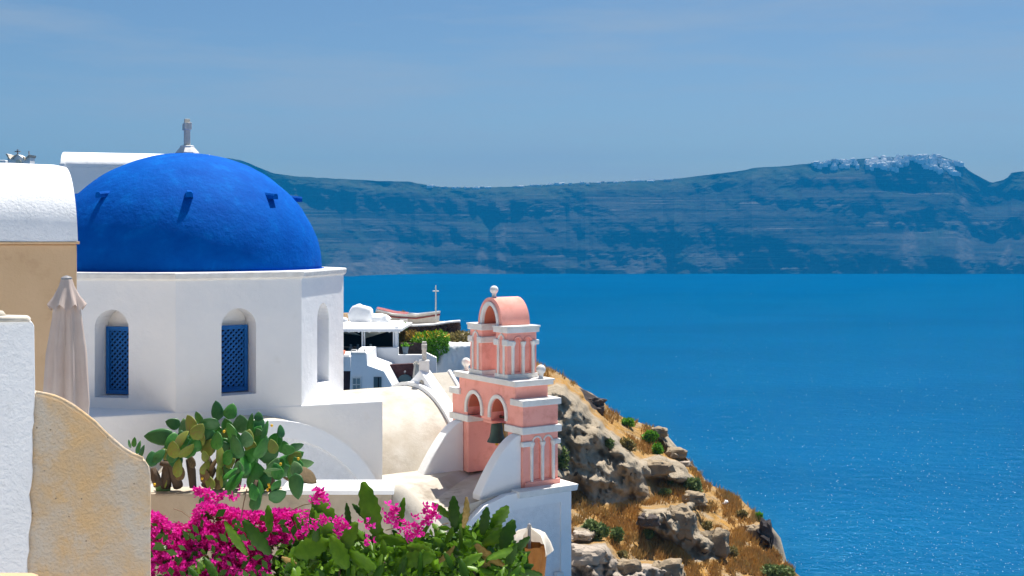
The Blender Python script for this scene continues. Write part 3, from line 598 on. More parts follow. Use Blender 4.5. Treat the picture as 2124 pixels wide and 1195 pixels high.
# ------------------------------------------------------------------ back vaulted house, tan house, distant belfry
hs = thing('vaulted_house', 'plain white house with a long barrel roof rising behind the blue dome', 'house', tuple(P(128, 495, 36)) [:2] + (-9,), R(16)); hs.location.z = -9
H0 = (0, 0, -9)
zt_ = (HY - 309) / F * 36; zs_ = (HY - 347) / F * 36
mb = MB(H0); mb.box(.0, 4.3, 0, 3.0, -9, zs_); mb.build('wall', M['white'], hs)
pr = [(y, zs_ + (zt_ - zs_) * math.sin(a) ** .9) for a, y in [(math.pi * i / 20, -.06 + 1.56 - 1.56 * math.cos(math.pi * i / 20)) for i in range(21)]]
mb = MB(H0); mb.loft([[(x, y, z) for y, z in pr] for x in (-.03, 1.5, 3, 4.33)]); mb.build('barrel_roof', M['white'], hs, smooth=35)
mb = MB(H0); mb.box(-.06, .10, -.12, .3, zs_ - .35, zs_ + .12); mb.build('corner_post', M['white'], hs, bevel=.02)
c0 = P(165, 495, 14.5)
th = thing('tan_house', 'tan rendered house with a white barrel roof at the left edge', 'house', (c0.x, c0.y, -6), R(25))
H1 = (0, 0, -6); zw = (HY - 503) / F * 14.5
mb = MB(H1); mb.box(-5, -.03, 0, 3, -6, zw - .02); mb.build('wall', M['tan'], th, bevel=.02)
mb = MB(H1); mb.box(-5, .0, -.035, 3.03, zw - .02, zw + .012); mb.build('wall_ledge', M['tan'], th, bevel=.008)
pr = [(-.02 + 1.5 - 1.5 * math.cos(a), zw + .012 + 1.0 * math.sin(a) ** .85) for a in [math.pi * i / 24 for i in range(25)]]
mb = MB(H1); nxs = [-5 + 4.98 * i / 30 for i in range(31)]
rg = []
for x in nxs:
    e = sst(-.30, -.02, x); rg.append([(x - .03 * ((z - zw)) * e, y + .01 * nz3(x, y, z), z - .035 * e * e * (z - zw) + .008 * nz3(x * 2, y * 2, z)) for y, z in pr])
mb.loft(rg); mb.build('barrel_roof', M['white_rough'], th, smooth=40)
bf = thing('belfry', 'small distant white belfry with scrolled top and a thin cross', 'belfry', tuple(P(36, 495, 60))[:2] + (-6,), 0); B0 = (bf.location.x, 60, -6)
def fp(px, py, d=60): return P(px, py, d)
ol = [(17, 380), (17, 322), (14, 319), (11, 319), (14, 322), (16, 327), (20, 329), (24, 327), (29, 323), (35, 320), (41, 323), (46, 327), (50, 331), (53, 327), (57, 323), (62, 321), (62, 380)]
mb = MB(B0); mb.prism([fp(*q) for q in ol], [fp(*q) + Vector((0, .6, 0)) for q in ol]); mb.build('gable_wall', M['white'], bf)
mb = MB(B0); mb.prism([fp(x, y, 59.9) for x, y in [(32, 360), (32, 337)] + [(38 - 6 * math.cos(a), 337 - 6 * math.sin(a)) for a in [math.pi * i / 8 for i in range(1, 8)]] + [(44, 337), (44, 360)]], [fp(x, y, 59.9) + Vector((0, .05, 0)) for x, y in [(32, 360), (32, 337)] + [(38 - 6 * math.cos(a), 337 - 6 * math.sin(a)) for a in [math.pi * i / 8 for i in range(1, 8)]] + [(44, 337), (44, 360)]]); mb.build('arched_niche', M['sail'], bf)
for (x0, y0, x1, y1, nm) in ((33.2, 309.5, 34.8, 321, 'cross_shaft'), (28.5, 313, 39.5, 315.2, 'cross_arm'), (57, 313, 58.2, 322, 'lightning_rod')):
    mb = MB(B0); a, b_ = fp(x0, y1), fp(x1, y0); mb.box(a.x, b_.x, 60.1, 60.2, a.z, b_.z); mb.build(nm, M['metal'], bf)
for q in ([(11, 319), (16, 320), (18, 326), (21, 330), (17, 329), (14, 323)], [(22, 329), (29, 323), (34, 320), (30, 325), (25, 331)], [(46, 325), (50, 326), (51, 333), (49, 331)], [(52, 330), (57, 323), (62, 321), (61, 326), (56, 327)]):
    mb = MB(B0); mb.prism([fp(x, y, 59.85) for x, y in q], [fp(x, y, 59.85) + Vector((0, .8, 0)) for x, y in q]); mb.build('scroll', M['roof_flat'], bf)
bx_ = MB(); a, b_ = P(-30, 345, 66), P(11, 332, 66); bx_.box(a.x, b_.x, 66, 69, -8, b_.z); tag(bx_.build('house', M['white'], bevel=.05), 'low white house block peeking out beside the distant belfry', 'house')

# ------------------------------------------------------------------ foreground stair wall
fw = thing('stair_wall', 'old stepped wall, whitewashed at left and bare ochre render at right', 'wall', (-3.4, 9, -6)); W0 = (-3.4, 9, -6)
def edge_pts(x0, y0, x1, y1, n_, amp, sd):
    return [(x0 + (x1 - x0) * i / n_ + amp * nz3(i * .37, sd, 1), y0 + (y1 - y0) * i / n_) for i in range(n_ + 1)]
seam = edge_pts(72, 826, 56, 1260, 26, 6.5, 3)
whs = [(-120, 668), (20, 660), (40, 664), (66, 667), (71, 676), (72, 740), (73, 800)] + seam + [(-120, 1260)]
def solid(mb, ol, d0, d1):
    a = [P(x, y, d0) for x, y in ol]; mb.prism(a, [Vector((p.x - .46 * (d1 - d0), d1, p.z)) for p in a])
mb = MB(W0); solid(mb, whs, 8.98, 9.26); mb.build('whitewashed_part', M['white_rough'], fw, bevel=.012)
tanp = [(60, 812), (75, 815), (92, 818), (112, 823), (130, 830), (150, 843), (172, 858), (195, 876), (215, 896), (235, 915), (255, 931), (275, 943), (292, 950), (303, 957), (310, 968), (313, 985), (314, 1040), (313, 1110), (314, 1260), (50, 1260), (50, 820)]
mb = MB(W0); solid(mb, tanp, 9.005, 9.17); mb.build('bare_render_part', M['ochre'], fw, bevel=.03)
lip = [P(x, y, 9.0) for x, y in [(75, 816), (92, 819), (112, 824), (130, 831), (150, 844), (172, 859), (195, 877), (215, 897), (235, 916), (255, 932), (275, 944), (295, 953)]]
mb = MB(W0); mb.tube([p + Vector((0, .005, .004 * nz3(i, 2, 2))) for i, p in enumerate(lip)], [.018 + .006 * nz3(i * .8, 1, 1) for i in range(len(lip))], 8); mb.build('render_lip', M['ochre'], fw, smooth=True)
mb = MB(W0); a, b_ = P(-120, 668, 9.0), P(68, 657, 9.0); mb.prism([(a.x, 8.95, a.z - .01), (b_.x, 8.96, a.z + .005), (b_.x - .12, 9.28, a.z + .005), (a.x, 9.28, a.z - .01)], [(a.x, 8.97, b_.z + .01), (b_.x - .02, 8.98, b_.z - .005), (b_.x - .14, 9.26, b_.z - .005), (a.x, 9.26, b_.z + .01)]); mb.build('coping', M['cream'], fw, bevel=.012)
mb = MB(W0); mb.lathe([(.0, -.63), (.05, -.62), (.075, -.585), (.05, -.55), (.0, -.54)], (P(-8, 0, 9.15).x, 9.15), 10); mb.build('stone_knob', M['cream'], fw, smooth=True)
mb = MB(); a = P(10, 1222, 7.2); mb.box(a.x - .5, a.x + .07, 7.2, 7.6, -6, a.z); tag(mb.build('stone_block', M['tan'], bevel=.05), 'rounded pale stone block in the bottom left corner', 'stone')

# ------------------------------------------------------------------ parasols
def parasol(name, label, px, ytop, ycape, ybot, wtop, wcape, wbot, d, m_body, m_cape, flare=1.0, seed=1, gap=0):
    t_ = P(px, ytop, d); root = thing(name, label, 'parasol', (t_.x, t_.y, -6)); k = d / F; rnd = random.Random(seed)
    zt, zc, zb = t_.z + 6, (HY - ycape) * k + 6, (HY - ybot) * k + 6
    def ring(z, r, amp, n_=40, lob=8, ph=0): return [(r * (1 + amp * math.cos(lob * a + ph) + .25 * amp * math.cos(3 * a + ph * 2)) * math.cos(a), r * (1 + amp * math.cos(lob * a + ph)) * math.sin(a), z) for a in [2 * math.pi * i / n_ for i in range(n_)]]
    mb = MB(); mb.loft([ring(zc + .12, wcape * k * .34, .1), ring(zc - .02, wcape * k * .36, .16), ring(zc - (zc - zb) * .35, wbot * k * .40, .30, lob=7, ph=.2), ring(zc - (zc - zb) * .75, wbot * k * .46, .34, lob=7, ph=.5), ring(zb, wbot * k * .44, .30, lob=7, ph=.7)], caps=False); mb.build('canopy', m_body, root, smooth=True)
    cut = (lambda rg: [q for q in rg if not (gap and abs(math.atan2(q[1], q[0]) + math.pi / 2 - .15) < gap)]) if gap else (lambda rg: rg)
    rot = (lambda rg: rg[31:] + rg[:31]) if gap else (lambda rg: rg)
    mb = MB(); mb.loft([cut(rot(q_)) for q_ in [ring(zt - .015, wtop * k * .5, .02), ring(zt - .05, wtop * k * .62, .05), ring(zt - (zt - zc) * .28, wcape * k * (.36 if gap else .22), .06), ring(zt - (zt - zc) * .6, wcape * k * (.47 if gap else .36), .10), [(x, y, z + .035 * math.cos(8 * math.atan2(y, x)) ) for x, y, z in ring(zc + .01, wcape * k * .5, .17)]]], closed=not gap, caps=False); mb.build('vent_cape', m_cape, root, smooth=True)
    mb = MB(); mb.lathe([(wtop * k * .5, zt - .02), (wtop * k * .5, zt), (wtop * k * .3, zt + .012), (.004, zt + .02)], n=16); mb.build('top_cap', M['metal'], root, smooth=40)
    mb = MB(); mb.tube([(0, 0, 0), (0, 0, zt)], .024, 10); mb.build('pole', M['metal'], root, smooth=40)
    return root
parasol('parasol', 'closed beige parasol in front of the tan house', 138, 576, 640, 900, 22, 70, 78, 11, M['cloth'], M['cloth'], seed=2)
parasol('parasol', 'closed brown parasol with a white cap below the bell tower', 1098, 1088, 1148, 1320, 8, 84, 56, 17, M['cloth_brown'], M['cloth_white'], seed=5, gap=.62)

# ------------------------------------------------------------------ planter wall
pw = thing('planter_wall', 'low brown planter wall with a white top under the cactus', 'wall', (-3.5, 17, -6)); V0 = (-3.5, 17, -6)
a, b_ = P(180, 1024, 17), P(812, 1024, 17)
mb = MB(V0); mb.box(a.x, b_.x, 17, 17.5, -6, a.z); mb.build('wall_face', M['wallbrown'], pw, bevel=.03)
mb = MB(V0); rg = []
for i in range(41):
    x0_ = P(585, 0, 17).x; x = x0_ + (b_.x + .03 - x0_) * i / 40; w = .015 * nz3(x * 2, 1, 1); rg.append([(x, 16.97 + w, a.z - .01), (x, 16.96 + w, a.z + .05), (x, 17.05, a.z + .085 + w), (x, 17.52, a.z + .09), (x, 17.54, a.z - .01)])
mb.loft(rg); mb.build('white_top', M['white'], pw, smooth=50)
rs = MB(V0); e0 = P(815, 1020, 17); rs.loft([[(e0.x + r * math.cos(t_) + ox, 17.25 + r * .9 * math.sin(t_), z) for t_ in [2 * math.pi * i / 20 for i in range(20)]] for r, z, ox in ((.55, -6, .5), (.42, e0.z - .6, .32), (.28, e0.z - .25, .14), (.20, e0.z - .03, 0), (.12, e0.z + .05, 0))]); rs.build('rounded_end', M['roof_flat'], pw, smooth=True)

# ================================================================== PLANTS
def pad_mesh(name, mt, w, t, n=12, seed=0):
    """obovate succulent pad, base at origin, growing along +z, unit length, faces along y"""
    rnd = random.Random(seed); mb = MB(); rings = []
    for j in range(9):
        q = j / 8; hw = w / 2 * (math.sin(math.pi * (q ** .72)) ** .62 if 0 < q < 1 else .03) * (1 + .04 * rnd.uniform(-1, 1)); th = t / 2 * max(.15, math.sin(math.pi * min(.97, q * .9 + .08))); bend = .10 * q * q
        rings.append([(hw * math.cos(a), th * math.sin(a) + bend, q) for a in [2 * math.pi * i / n for i in range(n)]])
    mb.loft(rings); return mb.mesh(name, mt, smooth=True)
PADS = {}
for k_, mt in (('g', 'pad'), ('d', 'pad_dark'), ('y', 'pad_yellow'), ('p', 'pad_pale'), ('b', 'pad_brown')):
    PADS[k_] = pad_mesh('pad', M[mt], 1.0, .16, seed=ord(k_))
cz = P(480, 1020, 17.1)
cactus = thing('prickly_pear', 'large prickly pear cactus sprawling over the planter wall', 'cactus', (cz.x, 17.2, cz.z))
CL = [(643,98,120,65,-5,'d'),(725,105,100,80,15,'g'),(348,185,90,65,-70,'d'),(260,272,180,95,-86,'d'),(515,150,84,52,-25,'g'),(590,188,124,75,-82,'d'),(455,190,120,84,-32,'y'),(415,215,120,90,-20,'p'),(715,215,130,110,-20,'g'),(800,185,118,98,0,'p'),(860,195,150,52,5,'g'),(910,140,60,54,0,'d'),(912,190,104,68,10,'d'),(952,230,124,46,8,'g'),(400,290,140,62,38,'y'),(480,290,90,80,0,'g'),(600,270,110,64,-60,'p'),(620,310,100,60,55,'y'),(690,270,96,48,12,'y'),(1060,240,84,36,-4,'d'),(1040,315,120,62,12,'g'),(1085,340,84,74,0,'g'),(1160,345,96,52,76,'d'),(1150,410,124,72,58,'g'),(1210,455,124,66,85,'p'),(985,395,130,90,70,'d'),(870,390,164,62,8,'g'),(935,350,146,62,28,'g'),(820,460,130,52,-5,'g'),(905,545,190,130,-6,'g'),(750,570,180,66,40,'g'),(940,650,200,32,0,'g'),(1165,600,155,95,172,'d'),(1075,505,116,100,100,'d'),(1010,505,120,40,93,'p'),(1230,530,150,62,118,'b'),(205,420,96,62,0,'d'),(250,400,100,60,38,'d'),(60,320,56,26,-10,'g'),(90,310,62,32,5,'g'),(115,345,84,36,10,'g'),(140,370,84,36,18,'d'),(285,620,110,84,160,'p'),(380,480,116,62,8,'y'),(560,400,74,38,-10,'y'),(660,400,150,36,-4,'y'),(660,500,116,32,2,'y'),(665,570,74,30,-3,'y'),(440,370,116,52,50,'y'),(500,330,86,74,10,'g'),(1040,665,116,80,66,'d'),(1030,600,84,52,40,'g'),(560,690,94,62,15,'d'),(560,745,74,42,28,'d'),(720,520,110,36,45,'g'),(780,480,84,62,0,'p'),(890,700,120,70,12,'d'),(340,400,90,60,25,'d'),(300,390,80,50,-30,'y'),(530,240,90,80,-10,'g'),(580,230,80,70,20,'p'),(640,240,90,80,-15,'g'),(760,290,110,90,10,'g'),(830,290,100,80,-5,'p'),(700,340,90,60,-30,'d'),(790,370,90,60,15,'d'),(1000,330,80,50,-10,'d'),(560,480,90,50,30,'y'),(470,440,80,40,-15,'b'),(880,640,110,60,-15,'g'),(960,560,90,70,35,'d'),(1120,560,90,40,110,'b'),(610,455,90,42,22,'b')]
rnd = random.Random(3)
CL += [(rnd.uniform(270, 790), rnd.uniform(430, 590), rnd.uniform(70, 120), rnd.uniform(40, 70), rnd.uniform(-50, 50), rnd.choice('bbbyd')) for _ in range(9)]
for i in range(40):
    zx = rnd.uniform(300, 1180); top = float(np.interp(zx, [250, 400, 640, 900, 1060, 1200], [330, 215, 200, 190, 300, 400])); zy = rnd.uniform(top, top + 330 if 700 < zx < 1050 else top + 170); CL.append((zx, zy, rnd.uniform(85, 135), rnd.uniform(58, 95), max(-110, min(110, rnd.gauss(0, 45))), rnd.choice('ggddpygd')))
for zx, zy, ln, wd_, ang, kd in CL:
    x, y = 250 + zx / 3.187, 820 + zy / 3.187; ln /= 2.85; wd_ /= 2.75; an = R(ang)
    d = 17.0 + rnd.uniform(-.35, .45) - (.25 if zy > 480 else 0) + (.15 if zy < 230 else 0)
    bx0, by0 = x - math.sin(an) * ln / 2, y + math.cos(an) * ln / 2
    ratio = wd_ / ln; yaw = rnd.uniform(-.5, .5) if ratio > .5 else rnd.choice((-1, 1)) * rnd.uniform(.8, 1.15)
    fw_ = max(ratio / max(.35, math.cos(yaw)), .34); fw_ = min(fw_, .85)
    p = P(bx0, by0, d); k_ = ln * d / F
    mtx = Matrix.Rotation(an, 3, 'Y') @ Matrix.Rotation(rnd.uniform(-.35, .35), 3, 'X') @ Matrix.Rotation(yaw, 3, 'Z')
    link('pad', PADS[kd], cactus, p - cactus.location, mtx.to_euler(), (fw_ * k_, k_ * .75, k_))
def limb(pts, rad, name='stem'):
    mb = MB(cactus.location); mb.tube([P(250 + a / 3.187, 820 + b_ / 3.187, dd) for a, b_, dd in pts], [q * .62 for q in rad], 9); return mb.build(name, M['bark'], cactus, smooth=True)
limb([(300, 600, 17.2), (305, 500, 17.1), (320, 420, 17.1), (360, 380, 17.1)], [.13, .11, .13, .10]); limb([(380, 600, 17.2), (340, 460, 17.0), (260, 450, 16.95)], [.12, .10, .05])
limb([(480, 610, 17.2), (470, 500, 17.2), (450, 420, 17.2)], [.08, .10, .07]); limb([(560, 600, 17.3), (600, 500, 17.25), (560, 380, 17.2)], [.10, .12, .06])
limb([(640, 610, 17.3), (700, 480, 17.25), (740, 360, 17.2), (760, 280, 17.2)], [.12, .14, .12, .06]); limb([(760, 600, 17.3), (780, 480, 17.25), (800, 380, 17.2)], [.12, .12, .08])
limb([(990, 640, 17.2), (1000, 540, 17.2), (1000, 440, 17.2)], [.09, .08, .05]); limb([(880, 780, 17.0), (880, 660, 16.95), (900, 560, 17.0)], [.05, .08, .05]); limb([(250, 600, 17.0), (230, 540, 17.0), (215, 480, 17.0)], [.10, .11, .06])
for q in range(9):
    zx, zy = [(685, 240), (1058, 455), (980, 590), (972, 625), (985, 605), (225, 590), (1000, 200), (540, 550), (1175, 420)][q]; p = P(250 + zx / 3.187, 820 + zy / 3.187, 16.75); mb = MB(cactus.location); mb.lathe([(.004, p.z - .022), (.016, p.z - .012), (.02, p.z + .006), (.012, p.z + .018), (.003, p.z + .02)], (p.x, p.y), 8); mb.build('cactus_flower', M['yellow'], cactus, smooth=True)

# ---- leafy succulent with scalloped leaves
def leaf_mesh(name, mt, w, seed, n=11, curl=.12):
    rnd = random.Random(seed); vs, fs = [], []
    for j in range(n + 1):
        q = j / n; hw = w / 2 * (math.sin(math.pi * min(.985, q * .90 + .06)) ** .7); sc = 1 + (.13 if j % 2 else -.11) + rnd.uniform(-.03, .03); hw *= sc
        bend = curl * q * q; vs += [(-hw, .06 * w + bend, q), (0, bend - .035, q), (hw, .06 * w + bend, q)]
    vs += [(0, curl, 1.02)]
    for j in range(n):
        a = j * 3; fs += [(a, a + 1, a + 4, a + 3), (a + 1, a + 2, a + 5, a + 4)]
    a = n * 3; fs += [(a, a + 1, a + 3), (a + 1, a + 2, a + 3)]
    mb = MB(); mb.add(vs, fs)
    back = [(x, y + .03, z) for x, y, z in vs]; mb.add(back, [f[::-1] for f in fs])
    return mb.mesh(name, mt, smooth=True)
LV = [leaf_mesh('leaf', M[mt], w * .80, i) for i, (mt, w) in enumerate((('leaf', .40), ('leaf', .52), ('leaf_dark', .42), ('leaf_dark', .55), ('leaf_lime', .45), ('leaf', .62), ('leaf_dark', .36)))]
DRY = leaf_mesh('leaf', M['leaf_dry'], .4, 50, curl=.35)
sp0 = P(760, 1195, 12.6)
suc = thing('leafy_succulent', 'dense green succulent with scalloped leaves along the bottom edge', 'succulent', (sp0.x, 12.6, -6))
rnd = random.Random(11)
TOPL = [(310, 1185), (350, 1150), (420, 1130), (480, 1120), (560, 1118), (640, 1108), (720, 1096), (800, 1098), (860, 1102), (930, 1078), (985, 1076), (1040, 1088), (1075, 1110), (1092, 1150), (1100, 1200)]
tx_, ty_ = zip(*TOPL)
def put_leaf(me, x, y, d, ln, ang, lean, yaw, par=suc):
    mtx = Matrix.Rotation(R(ang), 3, 'Y') @ Matrix.Rotation(lean, 3, 'X') @ Matrix.Rotation(yaw, 3, 'Z'); k_ = ln * d / F
    return link('leaf', me, par, P(x, y, d) - par.location, mtx.to_euler(), (k_ * rnd.uniform(.72, 1.2), k_, k_))
EXP = [(782, 1110, 12.4, 120, -16, 0), (560, 1150, 12.2, 96, -42, 2), (560, 1105, 12.6, 60, -8, 0), (510, 1150, 12.2, 86, -36, 0), (700, 1100, 12.6, 95, -40, 1), (690, 1105, 12.5, 100, -68, 5), (725, 1100, 12.6, 60, -6, 6), (765, 1080, 12.7, 55, -50, 2), (825, 1100, 12.6, 72, 8, 0), (942, 1096, 12.5, 70, -2, 2), (935, 1075, 12.6, 52, -50, 0), (1000, 1110, 12.5, 62, 10, 3), (1020, 1095, 12.6, 62, 40, 5), (1000, 1130, 12.4, 80, 62, 1), (1040, 1140, 12.3, 70, 20, 3), (640, 1110, 12.5, 60, 10, 0), (655, 1160, 12.2, 80, 5, 2), (900, 1150, 12.2, 66, -75, 5), (1050, 1180, 12.2, 60, 20, 3), (1060, 1150, 12.4, 56, 50, 3), (1065, 1190, 12.3, 50, 70, 2), (845, 1125, 12.4, 80, -85, 1), (780, 1180, 12.0, 85, -70, 1), (720, 1180, 12.0, 80, -30, 5), (1010, 1160, 12.1, 70, 75, 4), (950, 1175, 12.0, 60, 60, 4), (610, 1150, 12.1, 80, 70, 5), (830, 1165, 12.1, 80, 80, 1), (700, 1150, 12.1, 80, 30, 1)]
for x, y, d, ln, ang, li in EXP: put_leaf(LV[li], x, y, d, ln * .92, ang, rnd.uniform(-.25, .25), rnd.uniform(-.5, .5))
cnt = 0
while cnt < 262:
    x = rnd.uniform(330, 1085); y0 = float(np.interp(x, tx_, ty_)); y = rnd.uniform(y0 + 26, 1260)
    if x < 590 and rnd.random() < .93: continue
    d = 12.9 - .9 * sst(y0, 1230, y) + rnd.uniform(-.2, .35); dep = y - y0
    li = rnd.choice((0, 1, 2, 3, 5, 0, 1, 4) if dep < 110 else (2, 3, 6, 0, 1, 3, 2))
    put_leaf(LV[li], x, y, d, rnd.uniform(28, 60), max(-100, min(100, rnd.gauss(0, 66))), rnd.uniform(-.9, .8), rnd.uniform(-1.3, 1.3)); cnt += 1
for x, y, ln, ang in ((962, 1095, 60, 20), (985, 1130, 70, 140), (905, 1170, 50, 60), (620, 1180, 40, -40), (1000, 1195, 50, 30)): put_leaf(DRY, x, y, 12.3, ln, ang, .3, .8)
mb = MB(suc.location)
for i in range(60):
    x = rnd.uniform(360, 1080); y = rnd.uniform(float(np.interp(x, tx_, ty_)) + 50, 1240); p = P(x, y, 12.9 + rnd.uniform(-.3, .3)); mb.tube([(p.x + rnd.uniform(-.2, .2), p.y + .2, p.z - .9), p + Vector((0, .1, -.3)), p], [.022, .018, .012], 5)
mb.build('stems', M['bark'], suc, smooth=True); suc.children[-1]['kind'] = 'stuff'
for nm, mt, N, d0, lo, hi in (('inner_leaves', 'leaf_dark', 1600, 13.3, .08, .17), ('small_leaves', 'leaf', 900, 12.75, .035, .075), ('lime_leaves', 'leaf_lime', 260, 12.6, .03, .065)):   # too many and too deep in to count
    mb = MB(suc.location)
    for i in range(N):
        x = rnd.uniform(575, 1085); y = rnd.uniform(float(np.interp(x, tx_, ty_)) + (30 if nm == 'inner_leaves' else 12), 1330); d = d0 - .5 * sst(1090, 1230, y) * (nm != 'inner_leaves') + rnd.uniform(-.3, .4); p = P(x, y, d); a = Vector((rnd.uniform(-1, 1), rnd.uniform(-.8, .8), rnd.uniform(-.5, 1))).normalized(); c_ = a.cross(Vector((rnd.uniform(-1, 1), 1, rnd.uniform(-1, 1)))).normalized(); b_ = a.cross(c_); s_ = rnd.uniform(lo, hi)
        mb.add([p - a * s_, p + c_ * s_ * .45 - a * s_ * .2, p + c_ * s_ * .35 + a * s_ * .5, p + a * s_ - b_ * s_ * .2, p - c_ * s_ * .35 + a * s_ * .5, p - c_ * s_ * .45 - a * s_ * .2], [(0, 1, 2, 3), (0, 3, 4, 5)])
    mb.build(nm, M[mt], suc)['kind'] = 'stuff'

# ---- bougainvillea
bg0 = P(430, 1195, 13.3)
bou = thing('bougainvillea', 'mass of magenta bougainvillea flowers beside the ochre wall', 'bougainvillea', (bg0.x, 13.3, -6))
def bract(seed):
    rnd = random.Random(seed); mb = MB()
    for k in range(3):
        a = 2 * math.pi * k / 3 + rnd.uniform(-.3, .3); t_ = Vector((math.cos(a), math.sin(a), rnd.uniform(.3, .9))).normalized(); s_ = t_.cross(Vector((0, 0, 1))).normalized(); u_ = t_.cross(s_)
        mb.add([(0, 0, 0), t_ * .5 + s_ * .40 + u_ * .10, t_ * 1.05 + u_ * .0, t_ * .5 - s_ * .40 + u_ * .10, t_ * .5 - u_ * .06], [(0, 1, 4), (1, 2, 4), (2, 3, 4), (3, 0, 4)])
    return mb
BR = [bract(i).mesh('flower', M['flower' if i % 2 else 'flower2']) for i in range(6)]
TOPB = [(306, 1062), (330, 1062), (350, 1085), (395, 1088), (408, 1046), (432, 1040), (470, 1050), (500, 1060), (540, 1062), (580, 1055), (620, 1058), (660, 1062), (700, 1075), (730, 1100)]
bx1, by1 = zip(*TOPB)
def bpt(top=False):
    while True:
        x = rnd.uniform(308, 700); y0 = float(np.interp(x, bx1, by1)); y = rnd.uniform(y0 + 2, 1250)
        if x > 560 and y > y0 + 70: continue
        if nz3(x * .02, y * .02, 3, 3) < -.34 and y > y0 + 25: continue
        if top and y > y0 + 110: continue
        return x, y, y0
SPR = [(655, 1030, 14, 20), (668, 1024, 10, 8), (672, 1040, 8, 5), (893, 1066, 22, 28), (880, 1080, 12, 8), (815, 1065, 20, 20), (830, 1085, 14, 10), (705, 1095, 14, 10), (720, 1092, 8, 6), (840, 1100, 26, 16), (870, 1092, 18, 12), (640, 1085, 24, 22), (700, 1085, 16, 10), (760, 1092, 12, 6), (860, 1105, 20, 14), (670, 1075, 14, 10), (415, 1020, 12, 16), (430, 1030, 14, 14), (460, 1036, 16, 12), (505, 1012, 6, 2), (765, 1125, 9, 5), (805, 1082, 8, 4), (480, 1035, 8, 6), (490, 1030, 8, 4)]
pts = []
for x, y, r, c_ in SPR:
    for i in range(c_): pts.append((x + rnd.gauss(0, r * .5), y + rnd.gauss(0, r * .45), 12.0 if x > 600 else 12.6))
while len(pts) < 290:
    x, y, y0 = bpt(True); pts.append((x, y, 13.0 + rnd.uniform(-.2, .2)))
for i, (x, y, d) in enumerate(pts[:290]):
    s_ = rnd.uniform(.036, .056); link('flower', BR[i % 6], bou, P(x, y, d) - bou.location, (rnd.uniform(-1.6, 1.6), rnd.uniform(-1.2, 1.2), rnd.uniform(0, 6)), (s_, s_, s_))
for nm, mt, N in (('small_flowers', 'flower', 5200), ('bright_flowers', 'flower2', 4200)):
    mb = MB(bou.location)
    src = [bract(40 + i) for i in range(5)]
    for i in range(N):
        x, y, y0 = bpt(); cl = nz3(x * .06, y * .06, 8, 2); d = 13.35 - .35 * cl + rnd.uniform(-.25, .3) - .3 * sst(y0, 1200, y); p = P(x, y, d); s_ = rnd.uniform(.032, .052)
        Mx = Euler((rnd.uniform(-1.8, 1.8), rnd.uniform(-1.2, 1.2), rnd.uniform(0, 6))).to_matrix() * s_; b_ = src[i % 5]
        mb.add([Mx @ Vector(v) + p for v in b_.v], b_.f)
    mb.build(nm, M[mt], bou); bou.children[-1]['kind'] = 'stuff'
mb = MB(bou.location)
for i in range(900):
    x, y, y0 = bpt(); p = P(x, min(y + 10, 1300), 13.6 + rnd.uniform(-.5, .3) - (.62 if i % 4 == 0 else 0)); a = Vector((rnd.uniform(-1, 1), rnd.uniform(-1, 1), rnd.uniform(-1, 1))).normalized(); c_ = a.cross(Vector((.3, 1, .2))).normalized(); s_ = rnd.uniform(.04, .075); mb.add([p - a * s_, p + c_ * s_ * .6, p + a * s_, p - c_ * s_ * .6], [(0, 1, 2, 3)])
mb.build('foliage', M['leaf_dark'], bou); bou.children[-1]['kind'] = 'stuff'
mb = MB(bou.location)
for i in range(46):
    x, y, y0 = bpt(True); p = P(x, y + 20, 13.2); q = Vector((rnd.uniform(-.25, .3), rnd.uniform(-.1, .1), rnd.uniform(.0, .25))); mb.tube([p, p + q * .5 + Vector((0, 0, .04)), p + q], [.006, .005, .003], 4)
for x0, y0, x1, y1 in ((600, 1060, 662, 1042), (500, 1075, 512, 1015), (360, 1055, 395, 1075), (800, 1100, 885, 1085), (930, 1085, 905, 1100)):
    mb.tube([P(x0, y0, 12.9), P((x0 + x1) / 2, (y0 + y1) / 2 - 4, 12.85), P(x1, y1, 12.8)], .006, 4)
mb.build('twigs', M['twig'], bou); bou.children[-1]['kind'] = 'stuff'

